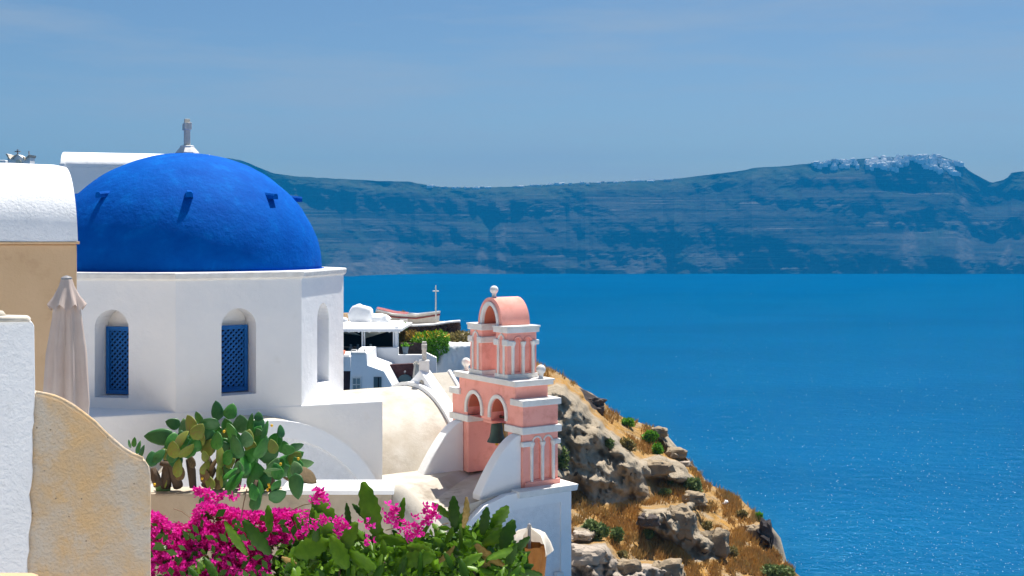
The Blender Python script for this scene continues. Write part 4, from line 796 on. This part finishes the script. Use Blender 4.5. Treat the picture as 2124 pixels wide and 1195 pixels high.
# ---- shrubs of many small leaves
def bush(name, label, cat, px, py, wpx, hpx, d, mt, n_=700, leaf=.11, group=None, gold=None, seed=0, tall=False):
    rnd = random.Random(seed * 7 + 1); k_ = d / F; base = P(px, py + hpx / 2, d); root = thing(name, label, cat, tuple(base), 0, group)
    mb = MB(); lobes = [(rnd.uniform(-.34, .34), rnd.uniform(-.3, .3), rnd.uniform(.22, .62), rnd.uniform(.26, .42)) for _ in range(9)]
    W_, H_ = wpx * k_, hpx * k_; mg = MB()
    for i in range(n_):
        lx, ly, lz, lr = rnd.choice(lobes); v = Vector((rnd.gauss(0, 1), rnd.gauss(0, 1), rnd.gauss(0, 1))).normalized() * lr * rnd.uniform(.55, 1.05) ** .5
        p = Vector(((lx + v.x) * W_ * .72, (ly + v.y) * W_ * .6, max(.0, (lz + v.z * .95)) * H_ * .92))
        a = (v * .6 + Vector((rnd.uniform(-1, 1), rnd.uniform(-1, 1), rnd.uniform(-.2, 1.2)))).normalized(); c_ = a.cross(Vector((rnd.uniform(-1, 1), rnd.uniform(-1, 1), rnd.uniform(-1, 1)))).normalized(); s_ = leaf * rnd.uniform(.6, 1.3)
        tgt = mg if gold and p.z > H_ * .62 and rnd.random() < .3 else mb
        tgt.add([p - a * s_, p + c_ * s_ * .35, p + a * s_, p - c_ * s_ * .35], [(0, 1, 2, 3)])
    mb.build('crown', mt, root)
    if gold: mg.build('blossom', gold, root)
    ms = MB()
    for i in range(4): ms.tube([(rnd.uniform(-.1, .1) * W_, 0, -.15), (rnd.uniform(-.25, .25) * W_, rnd.uniform(-.1, .1), H_ * .5)], [.03, .012], 5)
    ms.build('stem', M['bark'], root); return root
SHR = [('shrub', 'tall green shrub on the rock just right of the bell tower', 1163, 940, 44, 66, 'shrub', 900), ('shrub', 'large grey-green shrub beside the white podium corner', 1238, 1092, 66, 46, 'shrub', 1100), ('shrub', 'smaller shrub right of the large grey-green one', 1275, 1106, 36, 40, 'shrub', 600), ('shrub', 'little bright shrub highest on the grassy ridge', 1301, 874, 30, 18, 'shrub_green', 400), ('shrub', 'bright green shrub against the ridge boulder', 1347, 902, 40, 34, 'shrub_green', 700), ('shrub', 'green shrub just below the ridge boulder', 1366, 930, 26, 26, 'shrub_green', 400), ('shrub', 'grey olive shrub on the grass left of the bright ones', 1303, 918, 36, 34, 'shrub_olive', 500), ('shrub', 'round grey shrub on the crest right of the cliff', 1434, 1003, 44, 46, 'shrub', 800), ('shrub', 'small green tuft on the grass beside the cave', 1378, 1020, 26, 18, 'shrub', 300), ('shrub', 'tiny shrub under the crest boulder', 1388, 998, 20, 14, 'shrub', 250), ('shrub', 'small grey shrub between the lower outcrop and the slope', 1468, 1088, 24, 22, 'shrub_olive', 300), ('shrub', 'wide olive shrub at the bottom of the slope edge', 1608, 1186, 84, 44, 'shrub', 1100), ('shrub', 'low olive shrub at the foot of the lower boulder', 1520, 1142, 26, 22, 'shrub_olive', 300), ('shrub', 'thin green shrub left of the dark outcrop', 1342, 1106, 34, 18, 'shrub', 300), ('shrub', 'bright tuft above the black rock edge', 1573, 1070, 20, 16, 'shrub_green', 250), ('shrub', 'grey shrub in the lower left rocks', 1290, 1150, 24, 22, 'shrub_olive', 300), ('shrub', 'green tuft on the grey cliff face', 1264, 918, 18, 20, 'shrub', 220), ('shrub', 'brown shrub in the grass near the white scrap', 1540, 1065, 30, 18, 'shrub_olive', 300)]
for i, (nm, lb, x, y, w, h, mt, nn) in enumerate(SHR):
    d, _ = terr(x, y + h * .45); bush(nm, lb, 'shrub', x, y, w, h, d - .2, M[mt], nn, .13, 'shrubs on the headland', seed=i)

# ---- dry grass on the slope
mb = MB(); rnd = random.Random(21); cnt = 0
while cnt < 13000:
    px = rnd.uniform(1080, 1665); ys = float(np.interp(px, hx, hy)); py = rnd.uniform(ys + 1, 1290)
    if max(sdf(px, py, pl) for pl, _, _ in POLY.values()) > -2: continue
    if nz3(px * .03 + .4, py * .03 + .2, 4.4, 3) < -.12: continue
    d, rk = terr(px, py); p = P(px, py, d); h = rnd.uniform(.18, .42); cnt += 1
    for k in range(2):
        q = Vector((rnd.uniform(-.16, .2), rnd.uniform(-.16, .12), h)); s_ = Vector((rnd.uniform(-.05, .05), rnd.uniform(-.05, .05), 0)); s_ = s_.normalized() * .045; b0 = p + Vector((rnd.uniform(-.12, .12), rnd.uniform(-.12, .12), -.08)); mb.add([b0 - s_, b0 + s_, b0 + q], [(0, 1, 2)])
tag(mb.build('dry_grass', M['grass']), 'golden dry grass covering the headland slope', 'grass', kind='stuff')

# ---- loose rocks and boulders
def boulder(name, label, px, py, wpx, hpx, mt, seed, group='rocks on the headland', front=.05):
    d, _ = terr(px, py + hpx * .3); k_ = d / F; rnd = random.Random(seed); mb = MB(); sx_, sy_, sz_ = wpx * k_ / 2, wpx * k_ * .38, hpx * k_ / 2; rings = []
    for j in range(15):
        e = -math.pi / 2 + math.pi * j / 14; ring = []
        for i in range(26):
            a = 2 * math.pi * i / 26; v = Vector((math.cos(a) * math.cos(e), math.sin(a) * math.cos(e), math.sin(e))); v = Vector([math.copysign(abs(c_) ** .6, c_) for c_ in v])
            cell = noise.voronoi(Vector((v.x * 1.1 + seed, v.y * 1.1, v.z * 1.1)))[0]; w = .82 + .34 * nz3(v.x * 1.3 + seed, v.y * 1.3, v.z * 1.3, 5) + .42 * (cell[1] - cell[0]); ring.append((v.x * sx_ * w, v.y * sy_ * w, v.z * sz_ * w))
        rings.append(ring)
    mb.loft(rings); o = mb.build(name, M[mt], smooth=32); p = P(px, py, d + .25); o.location = p; return tag(o, label, 'rock', group)
RK = [('boulder', 'square grey boulder standing on the ridge skyline', 1366, 897, 36, 24, 'rock'), ('boulder', 'flat slab leaning out over the sea below the ridge boulder', 1402, 940, 46, 22, 'rock'), ('boulder', 'thin pale slab at the skyline edge', 1420, 962, 30, 12, 'rock_pale'), ('boulder', 'broad boulder on the crest above the cave', 1362, 972, 66, 36, 'rock'), ('boulder', 'grey rock under the round crest shrub', 1440, 1034, 50, 26, 'rock'), ('boulder', 'dark rock at the left of the lower outcrop', 1345, 1080, 46, 26, 'rock_dark'), ('boulder', 'tall blocky outcrop in the middle of the slope', 1412, 1082, 62, 60, 'rock'), ('boulder', 'large rounded boulder low on the slope', 1484, 1128, 60, 58, 'rock'), ('boulder', 'small pale rock left of the large rounded boulder', 1444, 1126, 34, 36, 'rock_pale'), ('boulder', 'black lava rock jutting from the upper ridge', 1236, 834, 40, 20, 'rock_dark'), ('boulder', 'black rock under the jutting lava', 1243, 852, 22, 18, 'rock_dark'), ('boulder', 'black rock hanging at the right edge of the slope', 1588, 1112, 34, 60, 'rock_dark'), ('boulder', 'brown rock left of the black edge rock', 1560, 1105, 44, 30, 'rock'), ('boulder', 'pale rock shelf beside the podium', 1215, 1155, 80, 44, 'rock_pale'), ('boulder', 'broken pale rocks above the rock shelf', 1205, 1112, 44, 20, 'rock_pale'), ('boulder', 'grey rock at the bottom edge of the slope', 1385, 1180, 70, 40, 'rock'), ('boulder', 'pointed grey rock at the bottom left of the slope', 1300, 1178, 60, 36, 'rock'), ('boulder', 'dark stone by the podium at the grass edge', 1195, 1050, 20, 12, 'rock_dark'), ('boulder', 'stone at the mouth of the cave', 1232, 1050, 16, 14, 'rock_pale')]
for i, (nm, lb, x, y, w, h, mt) in enumerate(RK): boulder(nm, lb, x, y, w, h, mt, i * 3 + 1)
d_, _ = terr(1503, 1045); mb = MB(); p = P(1503, 1045, d_ - .25); mb.loft([[(p.x + r * (1 + .3 * math.cos(3 * a)) * math.cos(a), p.y + r * math.sin(a), p.z + z + .1 * math.cos(a)) for a in [2 * math.pi * i / 10 for i in range(10)]] for r, z in ((.05, -.08), (.17, -.02), (.12, .08), (.02, .11))]); tag(mb.build('plastic_scrap', M['white'], smooth=True), 'small white plastic scrap lying in the dry grass', 'scrap')

# ================================================================== CLIFF-TOP TERRACE (about 55 m away)
def bpx(mb, x0, y0, x1, y1, d, dep, mi=0):
    a, b_ = P(x0, y1, d), P(x1, y0, d); mb.box(a.x, b_.x, d, d + dep, a.z, b_.z, mi); return mb
def ppx(mb, pts, d, dep):
    a = [P(x, y, d) for x, y in pts]; mb.prism(a, [v + Vector((0, dep, 0)) for v in a]); return mb
G0 = P(770, 830, 55)
cafe = thing('terrace_cafe', 'open-sided white cafe with a flat roof on the clifftop', 'cafe', tuple(G0)); g0 = tuple(G0)
zr = -4.04
mb = MB(g0); a, b_ = P(560, 0, 54), P(832, 0, 54); mb.prism([(a.x, 53.9, zr - .13), (b_.x, 53.9, zr - .13), (b_.x + .15, 58.3, zr - .13), (a.x, 58.3, zr - .13)], [(a.x, 53.9, zr), (b_.x, 53.9, zr), (b_.x + .15, 58.3, zr), (a.x, 58.3, zr)]); mb.build('roof_slab', M['white'], cafe, bevel=.02)
for x in (708, 722, 742, 764, 785, 806): mb = MB(g0); bpx(mb, x, 685, x + 3, 690, 54.05, 4); mb.build('roof_beam', M['white'], cafe)
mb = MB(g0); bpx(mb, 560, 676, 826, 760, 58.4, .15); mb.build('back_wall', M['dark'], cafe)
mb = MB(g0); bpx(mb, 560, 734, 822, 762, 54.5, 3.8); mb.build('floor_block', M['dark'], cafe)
for x0, x1, y0, y1 in ((750, 752.5, 684, 728), (754.5, 756.5, 684, 728), (815, 818, 684, 726), (819, 826, 678, 728)): mb = MB(g0); bpx(mb, x0, y0, x1, y1, 54.1, .25); mb.build('post', M['white'], cafe)
mb = MB(g0); ppx(mb, [(757, 722), (826, 721), (826, 736), (877, 736), (880, 730), (905, 742), (905, 800), (757, 800)], 53.8, .3); mb.build('parapet_wall', M['white'], cafe, bevel=.02)
for x0, x1, y0, y1 in ((725, 731, 712, 722), (740, 745, 711, 722), (767, 771, 716, 722)): mb = MB(g0); p = P((x0 + x1) / 2, y1, 56); mb.lathe([(.10, p.z - .3), (.10, p.z), (.05, p.z + .10), (.06, p.z + .18)], (p.x, p.y), 8); mb.build('counter_item', M['pot'] if x0 != 767 else M['white'], cafe)
for i, (lb, q) in enumerate((('cream triangular sail under the left of the cafe roof', [(700, 683, 54.0), (723, 684, 54.0), (747, 696, 55.2), (700, 690, 57)]), ('cream triangular sail under the right of the cafe roof', [(750, 684, 54.0), (816, 684, 54.0), (757, 702, 55.4), (752, 694, 55)]))):
    a = [P(*v) for v in q]; mb = MB(); mb.prism(a, [v + Vector((0, .02, .01)) for v in a]); tag(mb.build('shade_sail', M['sail']), lb, 'shade sail', 'shade sails')
# house below the cafe
G1 = P(770, 830, 50); g1 = tuple(G1); wh = thing('white_house', 'small white house with a paned window and a dark door below the cafe', 'house', g1)
mb = MB(g1); ppx(mb, [(728, 735), (760, 735), (762, 758), (796, 770), (817, 806), (822, 860), (724, 860)], 50, 3.6); mb.build('wall', M['white'], wh, bevel=.02)
mb = MB(g1); ppx(mb, [(728, 731), (758, 731), (760, 736), (726, 736)], 49.9, .3); mb.build('roof_rim', M['white_crisp'], wh)
mb = MB(g1)
for x0, y0, x1, y1 in ((727, 725, 757, 727), (727, 725, 729, 733), (755, 725, 757, 733), (741, 725, 742.5, 733)): bpx(mb, x0, y0, x1, y1, 50.1, .08)
mb.build('railing', M['white_crisp'], wh)
mb = MB(g1); bpx(mb, 729, 782, 749, 812, 49.9, .1); wf = mb.build('window', M['white_crisp'], wh)
for x0, y0, x1, y1 in ((732, 785, 738, 797), (740, 785, 746.5, 797), (732, 799, 738, 812), (740, 799, 746.5, 812)): mb = MB(g1); bpx(mb, x0, y0, x1, y1, 49.87, .04); mb.build('pane', M['glass'], wf)
mb = MB(g1); bpx(mb, 775, 782, 791, 812, 49.95, .1); dr = mb.build('door', M['teal'], wh)
mb = MB(g1); bpx(mb, 784, 782.5, 786, 812, 49.93, .05); mb.build('door_stile', M['dark'], dr)
mb = MB(g1); a = [P(762, 757, 50.2), P(796, 769, 50.2), P(819, 760, 54)]; mb.prism(a, [v + Vector((0, 0, -.1)) for v in a]); mb.build('sloping_roof', M['white'], wh)
mb = MB(); ppx(mb, [(806, 757), (879, 753), (880, 840), (790, 840), (790, 766)], 52.4, .3); rw = tag(mb.build('retaining_wall', M['redwall'], bevel=.02), 'dark reddish stone wall with an arched door behind the gable', 'wall')
mb = MB(); o_ = [(824, 815), (824, 793)] + [(840 - 16 * math.cos(a), 793 - 16 * math.sin(a)) for a in [math.pi * i / 12 for i in range(1, 12)]] + [(856, 793), (856, 815)]; ppx(mb, o_, 52.3, .12); ad_ = mb.build('arched_door', M['teal'], rw)
mb = MB(); p = P(840, 771, 52.25); mb.lathe([(.02, p.z - .06), (.05, p.z), (.02, p.z + .05)], (p.x, p.y), 8); mb.build('wall_lamp', M['metal'], rw)
parasol('parasol', 'small closed white parasol by the dark stone wall', 863, 749, 756, 790, 4, 12, 12, 51.6, M['cloth_white'], M['cloth_white'], seed=9)
G2 = P(715, 830, 51); g2 = tuple(G2); bl = thing('balcony_house', 'narrow white balcony with a dark red wall beside the church drum', 'house', g2)
mb = MB(g2); bpx(mb, 690, 740, 727, 770, 51, 2.5); mb.build('balcony', M['white'], bl, bevel=.03)
mb = MB(g2); bpx(mb, 690, 770, 726, 840, 51.8, 2); mb.build('wall', M['redwall'], bl)
mb = MB(g2); bpx(mb, 690, 737, 724, 739.5, 50.95, .1); bpx(mb, 711, 739, 712, 808, 50.9, .08); mb.build('railing', M['white_crisp'], bl)
mb = MB(g2); bpx(mb, 700, 729, 713, 736, 51.6, .6); mb.build('orange_seat', M['orange'], bl, bevel=.03)
# dark planter niche with potted plant
mb = MB(); bpx(mb, 826, 712, 876, 737, 54.6, .3); tag(mb.build('stone_planter', M['lava'], bevel=.02), 'low black stone wall behind the potted plant', 'wall')
p = P(841, 736, 54.2); pt = thing('potted_plant', 'grey-blue pot with a small green plant on the parapet', 'potted plant', tuple(p)); mb = MB(); mb.lathe([(.10, 0), (.15, .33), (.16, .36), (.13, .36)], n=14); mb.build('pot', M['pot'], pt, smooth=40)
mb = MB(); rnd = random.Random(4)
for i in range(60):
    v = Vector((rnd.gauss(0, .09), rnd.gauss(0, .09), .38 + abs(rnd.gauss(0, .07)))); q = Vector((rnd.uniform(-1, 1), rnd.uniform(-1, 1), .6)).normalized() * .07; c_ = q.cross(Vector((.2, .5, 1))).normalized() * .03; mb.add([v - q, v + c_, v + q, v - c_], [(0, 1, 2, 3)])
mb.build('foliage', M['shrub_green'], pt)
# garden bank with plants, whitewashed rock wall
mb = MB(); rg = []
for i in range(25):
    x = 820 + 175 * i / 24; rg.append([P(x, y + 3 * nz3(x * .05, y * .1, 2), dd) for y, dd in ((830, 56.2), (760, 56.0), (722, 56.1 + .4 * nz3(x * .04, 1, 1)), (700, 58.5), (690, 61), (690, 66), (830, 66))])
mb.loft(rg, caps=True); bank = tag(mb.build('garden_bank', M['wallbrown'], smooth=True), kind='structure')
mb = MB(); NXr, NYr = 40, 30; vs = []
for j in range(NYr + 1):
    for i in range(NXr + 1):
        x = 872 + 118 * i / NXr; ytop = 712 + 20 * sst(905, 875, x) + 3 * nz3(x * .08, 2, 2); y = ytop + (835 - ytop) * j / NYr; vs.append(P(x, y, 55.2 + .35 * nz3(x * .035, y * .035, 7, 4) + .5 * sst(720, 705, y)))
fs = [(j * (NXr + 1) + i, j * (NXr + 1) + i + 1, (j + 1) * (NXr + 1) + i + 1, (j + 1) * (NXr + 1) + i) for j in range(NYr) for i in range(NXr)]
nv = len(vs); bk = [v + Vector((0, .6, 0)) for v in vs]; edge = [(j * (NXr + 1), (j + 1) * (NXr + 1)) for j in range(NYr)]
mb.add(vs + bk, fs + [tuple(i + nv for i in f[::-1]) for f in fs] + [(i, i + 1, i + 1 + nv, i + nv) for i in range(NXr)]); tag(mb.build('rock_wall', M['white_rough'], smooth=True), 'uneven whitewashed rock wall left of the bell tower', 'wall')
mb = MB(); bpx(mb, 926, 783, 941, 800, 52, 1.2); tag(mb.build('chimney', M['white'], bevel=.04), 'low white chimney block behind the church gable', 'chimney')
bush('shrub', 'yellow-brown shrub next to the cafe roof', 'shrub', 849, 698, 62, 36, 56.3, M['shrub_gold'], 1100, .10, 'plants on the terrace bank', seed=31)
bush('shrub', 'bright green shrub with yellow blossom above the gable cross', 'shrub', 895, 706, 96, 58, 55.4, M['shrub_green'], 3000, .09, 'plants on the terrace bank', gold=M['yellow'], seed=32)
bush('shrub', 'green creeper hanging down behind the gable cross', 'shrub', 898, 732, 26, 40, 54.9, M['shrub_green'], 500, .09, 'plants on the terrace bank', seed=33)
bush('shrub', 'olive brown shrub left of the bell tower', 'shrub', 945, 698, 80, 38, 57, M['shrub_olive'], 1700, .10, 'plants on the terrace bank', seed=34)
bush('shrub', 'low brown shrub in front of the dark stone wall', 'shrub', 985, 702, 60, 30, 58, M['shrub_olive'], 900, .10, 'plants on the terrace bank', seed=35)
bush('shrub', 'small green plant between cafe roof and boat', 'shrub', 840, 676, 14, 20, 57.5, M['shrub_green'], 250, .08, 'plants on the terrace bank', seed=36)
bush('shrub', 'pale green shrub behind the boat stern', 'shrub', 788, 651, 26, 14, 68, M['shrub_green'], 300, .10, 'plants on the terrace bank', seed=37)
bush('shrub', 'dry tuft behind the middle of the boat', 'shrub', 837, 649, 16, 12, 70, M['shrub_olive'], 200, .10, 'plants on the terrace bank', seed=38)
# dark stone wall with white top: individual stones
sw = thing('stone_wall', 'dark lava stone wall with a white top below the boat', 'wall', tuple(P(900, 690, 60))); s0_ = sw.location
STN = []
for i in range(3):
    m2 = MB(); rr_ = random.Random(i); m2.loft([[(r * (1 + .2 * rr_.uniform(-1, 1)) * math.cos(a), .6 * r * math.sin(a), z) for a in [2 * math.pi * q / 7 for q in range(7)]] for r, z in ((.3, -.42), (.52, -.2), (.5, .2), (.28, .42))]); STN.append(m2.mesh('stone', M['lava'], smooth=60))
rnd = random.Random(8)
def wall_top(x): return float(np.interp(x, [838, 860, 900, 930, 952], [675, 676, 674, 669, 667]))
for x in np.arange(842, 953, 5.2):
    yt = wall_top(x); yb = 690 if x < 930 else 688
    for y in np.arange(yt + 4.0, yb + 1, 5.0):
        p = P(x + rnd.uniform(-1.2, 1.2), y + rnd.uniform(-.8, .8), 60 + rnd.uniform(-.08, .05) + (.6 if x > 945 else 0)); s_ = rnd.uniform(.15, .19); link('stone', rnd.choice(STN), sw, p - s0_, (rnd.uniform(-.5, .5), rnd.uniform(-.6, .6), rnd.uniform(-.5, .5)), (s_ * 1.1, s_, s_))
mb = MB(s0_); rg = []
for x in np.arange(840, 955, 6): p = P(x, wall_top(x), 59.9); rg.append([(p.x, p.y - .05, p.z - .03), (p.x, p.y - .03, p.z + .04), (p.x, p.y + .5, p.z + .05), (p.x, p.y + .5, p.z - .03)])
mb.loft(rg); mb.build('white_top', M['white'], sw)
mb = MB(s0_); rg = []
for x in np.arange(838, 955, 6): p = P(x, wall_top(x) + 2, 60.12); q = P(x, 700, 60.12); rg.append([(p.x, p.y, p.z), (p.x, p.y + .5, p.z), (q.x, q.y + .5, q.z), (q.x, q.y, q.z)])
mb.loft(rg); mb.build('core', M['lava'], sw)
# boat
bp0 = P(850, 672, 66); boat = thing('boat', 'white wooden boat with a red stripe resting on the clifftop', 'boat', tuple(bp0)); q0 = tuple(bp0)
def hull_sec(t_, inset=0, lo=0., hi=1.):
    x = 782 + 128 * t_; yt = 652 - 6 * (1 - t_) + 8 * math.sin(math.pi * t_) * .9 + 0; yt = float(np.interp(t_, [0, .3, .65, 1], [643, 651, 653.5, 647])); yb = float(np.interp(t_, [0, .15, .9, 1], [672, 675, 674, 672]))
    hw = .62 * math.sin(math.pi * min(1, .22 + .62 * t_ + .16 * t_ * t_)) ** .8 * (1 if t_ < .97 else .15); xx = (x - 0)
    pts = []
    for k in range(9):
        a = math.pi * k / 8; yy = yt + (yb - yt) * math.sin(a) ** .6; p = P(xx + (2.5 * (1 - math.sin(a)) * t_ ** 3), yy, 66); pts.append((p.x, 66 - math.cos(a) * hw, p.z))
    return pts
mb = MB(q0); mb.loft([hull_sec(i / 14) for i in range(15)], closed=False, caps=False); mb.build('hull', M['white_crisp'], boat, smooth=60)
for nm, y_off, mt, r in (('red_stripe', 5.5, 'red', .045), ('gunwale', 0, 'white_crisp', .06), ('gunwale', 0, 'white_crisp', .06)):
    side = 1 if not (nm == 'gunwale' and any(c_.name.startswith('gunwale') for c_ in boat.children)) else -1
    mb = MB(q0); pp = []
    for i in range(15):
        s_ = hull_sec(i / 14); v = s_[0] if side > 0 else s_[-1]; pp.append((v[0], v[1] - .03 * side, v[2] - y_off * 66 / F))
    mb.tube(pp, r, 6); mb.build(nm, M[mt], boat, smooth=60)
mb = MB(q0); mb.loft([[Vector(hull_sec(i / 14)[0]) + Vector((0, .02, -.01 + .12 * (1 - i / 14))), Vector(hull_sec(i / 14)[-1]) + Vector((0, -.02, .03 + .12 * (1 - i / 14)))] for i in range(8)], closed=False, caps=False); mb.build('deck', M['red'], boat)
mb = MB(q0); bpx(mb, 829, 662, 845, 676, 65.1, .3); mb.build('prop_block', M['white'], boat)
pc = P(904, 652, 64); mast = thing('pole_cross', 'tall thin white pole with a crossbar at the bow of the boat', 'pole', tuple(pc)); mb = MB(); hgt = (655 - 595) * 64 / F; mb.tube([(0, 0, -.3), (0, 0, hgt)], [.045, .035], 8); mb.build('pole', M['white_crisp'], mast); mb = MB(); mb.tube([(-.16, 0, hgt - .30), (.16, 0, hgt - .30)], .03, 8); mb.build('crossbar', M['white_crisp'], mast)
# white rounded masses beyond the cafe
def lump(lb, cx_, cy_, w, h, d, sd, nm='white_chimney', cat='chimney'):
    mb = MB(); k_ = d / F; c0_ = P(cx_, cy_, d); rings = []
    for j in range(11):
        e = -math.pi / 2 + math.pi * j / 10; rings.append([tuple(Vector([math.copysign(abs(q) ** .75, q) * s_ for q, s_ in zip((math.cos(a) * math.cos(e), math.sin(a) * math.cos(e), math.sin(e)), (w * k_ / 2, w * k_ * .4, h * k_ / 2))]) * (1 + .24 * nz3(math.cos(a) + sd + .37, math.sin(a), math.sin(e) * 1.5, 3))) for a in [2 * math.pi * i / 22 for i in range(22)]])
    mb.loft(rings); o = mb.build(nm, M['white'], smooth=True); o.location = c0_; tag(o, lb, cat)
lump('tall lumpy white plastered chimney behind the cafe roof', 748, 652, 48, 40, 60, 1); lump('low rounded white plaster hump beside the boat', 780, 661, 56, 20, 60.5, 5, 'plaster_hump', 'roof'); lump('white plaster hump at the left end of the cafe roof', 705, 664, 34, 14, 59, 9, 'plaster_hump', 'roof')
mb = MB(); bpx(mb, 690, 650, 724, 668, 61, .4); tag(mb.build('low_wall', M['tan']), 'low brown wall with pale top left of the lumpy chimney', 'wall')
mb = MB(); a, b_ = P(600, 668, 59.5), P(830, 668, 59.5); mb.box(a.x, b_.x, 58.6, 61.4, a.z - 6, a.z - .06); tag(mb.build('upper_terrace', M['white']), kind='structure')

mb = MB(); a, b_ = P(740, 0, 62), P(918, 0, 62); mb.box(a.x, b_.x, 61.45, 70, -9, -4.80); tag(mb.build('boat_terrace', M['wallbrown']), kind='structure')

# ================================================================== FAR TOWN
def house_mesh(i, mt):
    rnd = random.Random(i); mb = MB(); w, dp, h = rnd.uniform(6, 11), rnd.uniform(7, 10), rnd.uniform(3.6, 6)
    mb.box(-w / 2, w / 2, -dp / 2, dp / 2, -5, h)
    if i % 3: mb.box(-w / 2 + .4, rnd.uniform(0, w / 3), -dp / 4, dp / 2 - .3, h, h + rnd.uniform(2, 3.2))
    else: mb.loft([[(x, dp / 3 * math.cos(a), h + 2.2 * math.sin(a)) for a in [math.pi * q / 6 for q in range(7)]] for x in (-w / 2.4, w / 2.4)])
    return mb.mesh('house', M[mt])
HM = [house_mesh(i, 'housewhite') for i in range(9)]; HG = [house_mesh(20 + i, 'housegrey') for i in range(3)]
def on_cliff(px, py):
    i = int(np.argmin(abs(cpx - px))); r = rows[i]; best = min(r, key=lambda p: abs(proj(p)[1] - py)); d = best.y; return P(px, py, d) if py > proj(r[-1])[1] else P(px, proj(r[-1])[1] + .5, r[-1].y)
def town(lb, gr, poly, N, sd, grey=.2):
    rnd = random.Random(sd); c_ = 0; xs = [p[0] for p in poly]; ys = [p[1] for p in poly]
    while c_ < N:
        x, y = rnd.uniform(min(xs), max(xs)), rnd.uniform(min(ys), max(ys))
        if sdf(x, y, poly) < 0: continue
        o = link('house', rnd.choice(HG if rnd.random() < grey else HM), None, on_cliff(x, y), (0, 0, rnd.uniform(-.5, .5))); s_ = rnd.uniform(1.1, 1.9); o.scale = (s_, s_, s_ * .8); tag(o, lb, 'house', gr); c_ += 1
town('tiny white house in the western part of the far hilltop town', 'houses in the western part of the far town', [(1668, 342), (1700, 337), (1775, 332), (1782, 348), (1735, 350), (1700, 350)], 44, 1)
town('tiny white house in the dense middle of the far hilltop town', 'houses in the middle of the far town', [(1797, 334), (1830, 326), (1880, 325), (1905, 330), (1868, 345), (1862, 356), (1840, 352), (1798, 350)], 74, 2, .1)
town('tiny white house on the summit of the far town', 'houses on the summit of the far town', [(1880, 325), (1940, 322), (1985, 336), (1998, 345), (1940, 340), (1900, 334)], 60, 3, .15)
town('tiny white house in the stepped row running down from the far town', 'houses stepping down from the far town', [(1905, 332), (1925, 338), (1962, 357), (1952, 360), (1915, 345)], 26, 4, .05)
town('tiny white house in the rightmost row running down from the far town', 'houses in the right row of the far town', [(1940, 336), (1965, 344), (1992, 364), (1985, 367), (1960, 352)], 28, 5, .05)
for lb, gr, x0, x1, N, sd in (('tiny pale house along the ridge left of the low saddle', 'houses along the ridge saddle', 890, 1040, 20, 6), ('tiny pale house on the ridge above the bell tower', 'houses on the ridge above the bell tower', 1060, 1240, 22, 7), ('tiny pale house on the ridge between saddle and far town', 'houses on the right ridge', 1240, 1400, 18, 8)):
    rnd = random.Random(sd)
    for i in range(N):
        x = rnd.uniform(x0, x1); o = link('house', rnd.choice(HM + HG), None, on_cliff(x, float(np.interp(x, sx, sy)) - rnd.uniform(-2.0, 1)), (0, 0, rnd.uniform(-.4, .4))); s_ = rnd.uniform(.8, 1.3); o.scale = (s_ * 1.5, s_, s_ * .6); tag(o, lb, 'house', gr)

# ================================================================== HAZE
m = bpy.data.materials.new('sea_haze'); m.use_nodes = True; n, l = m.node_tree.nodes, m.node_tree.links; n.remove(n['Principled BSDF'])
pv = n.new('ShaderNodeVolumePrincipled'); pv.inputs['Color'].default_value = (.01, .29, .62, 1); pv.inputs['Density'].default_value = 1.6e-4; pv.inputs['Anisotropy'].default_value = 0
l.new(pv.outputs[0], n['Material Output'].inputs['Volume'])
tag(MB().box(-4900, 5600, -600, 4900, SEA - 4, 330).build('haze', m), 'thin blue sea haze', 'haze', kind='stuff')
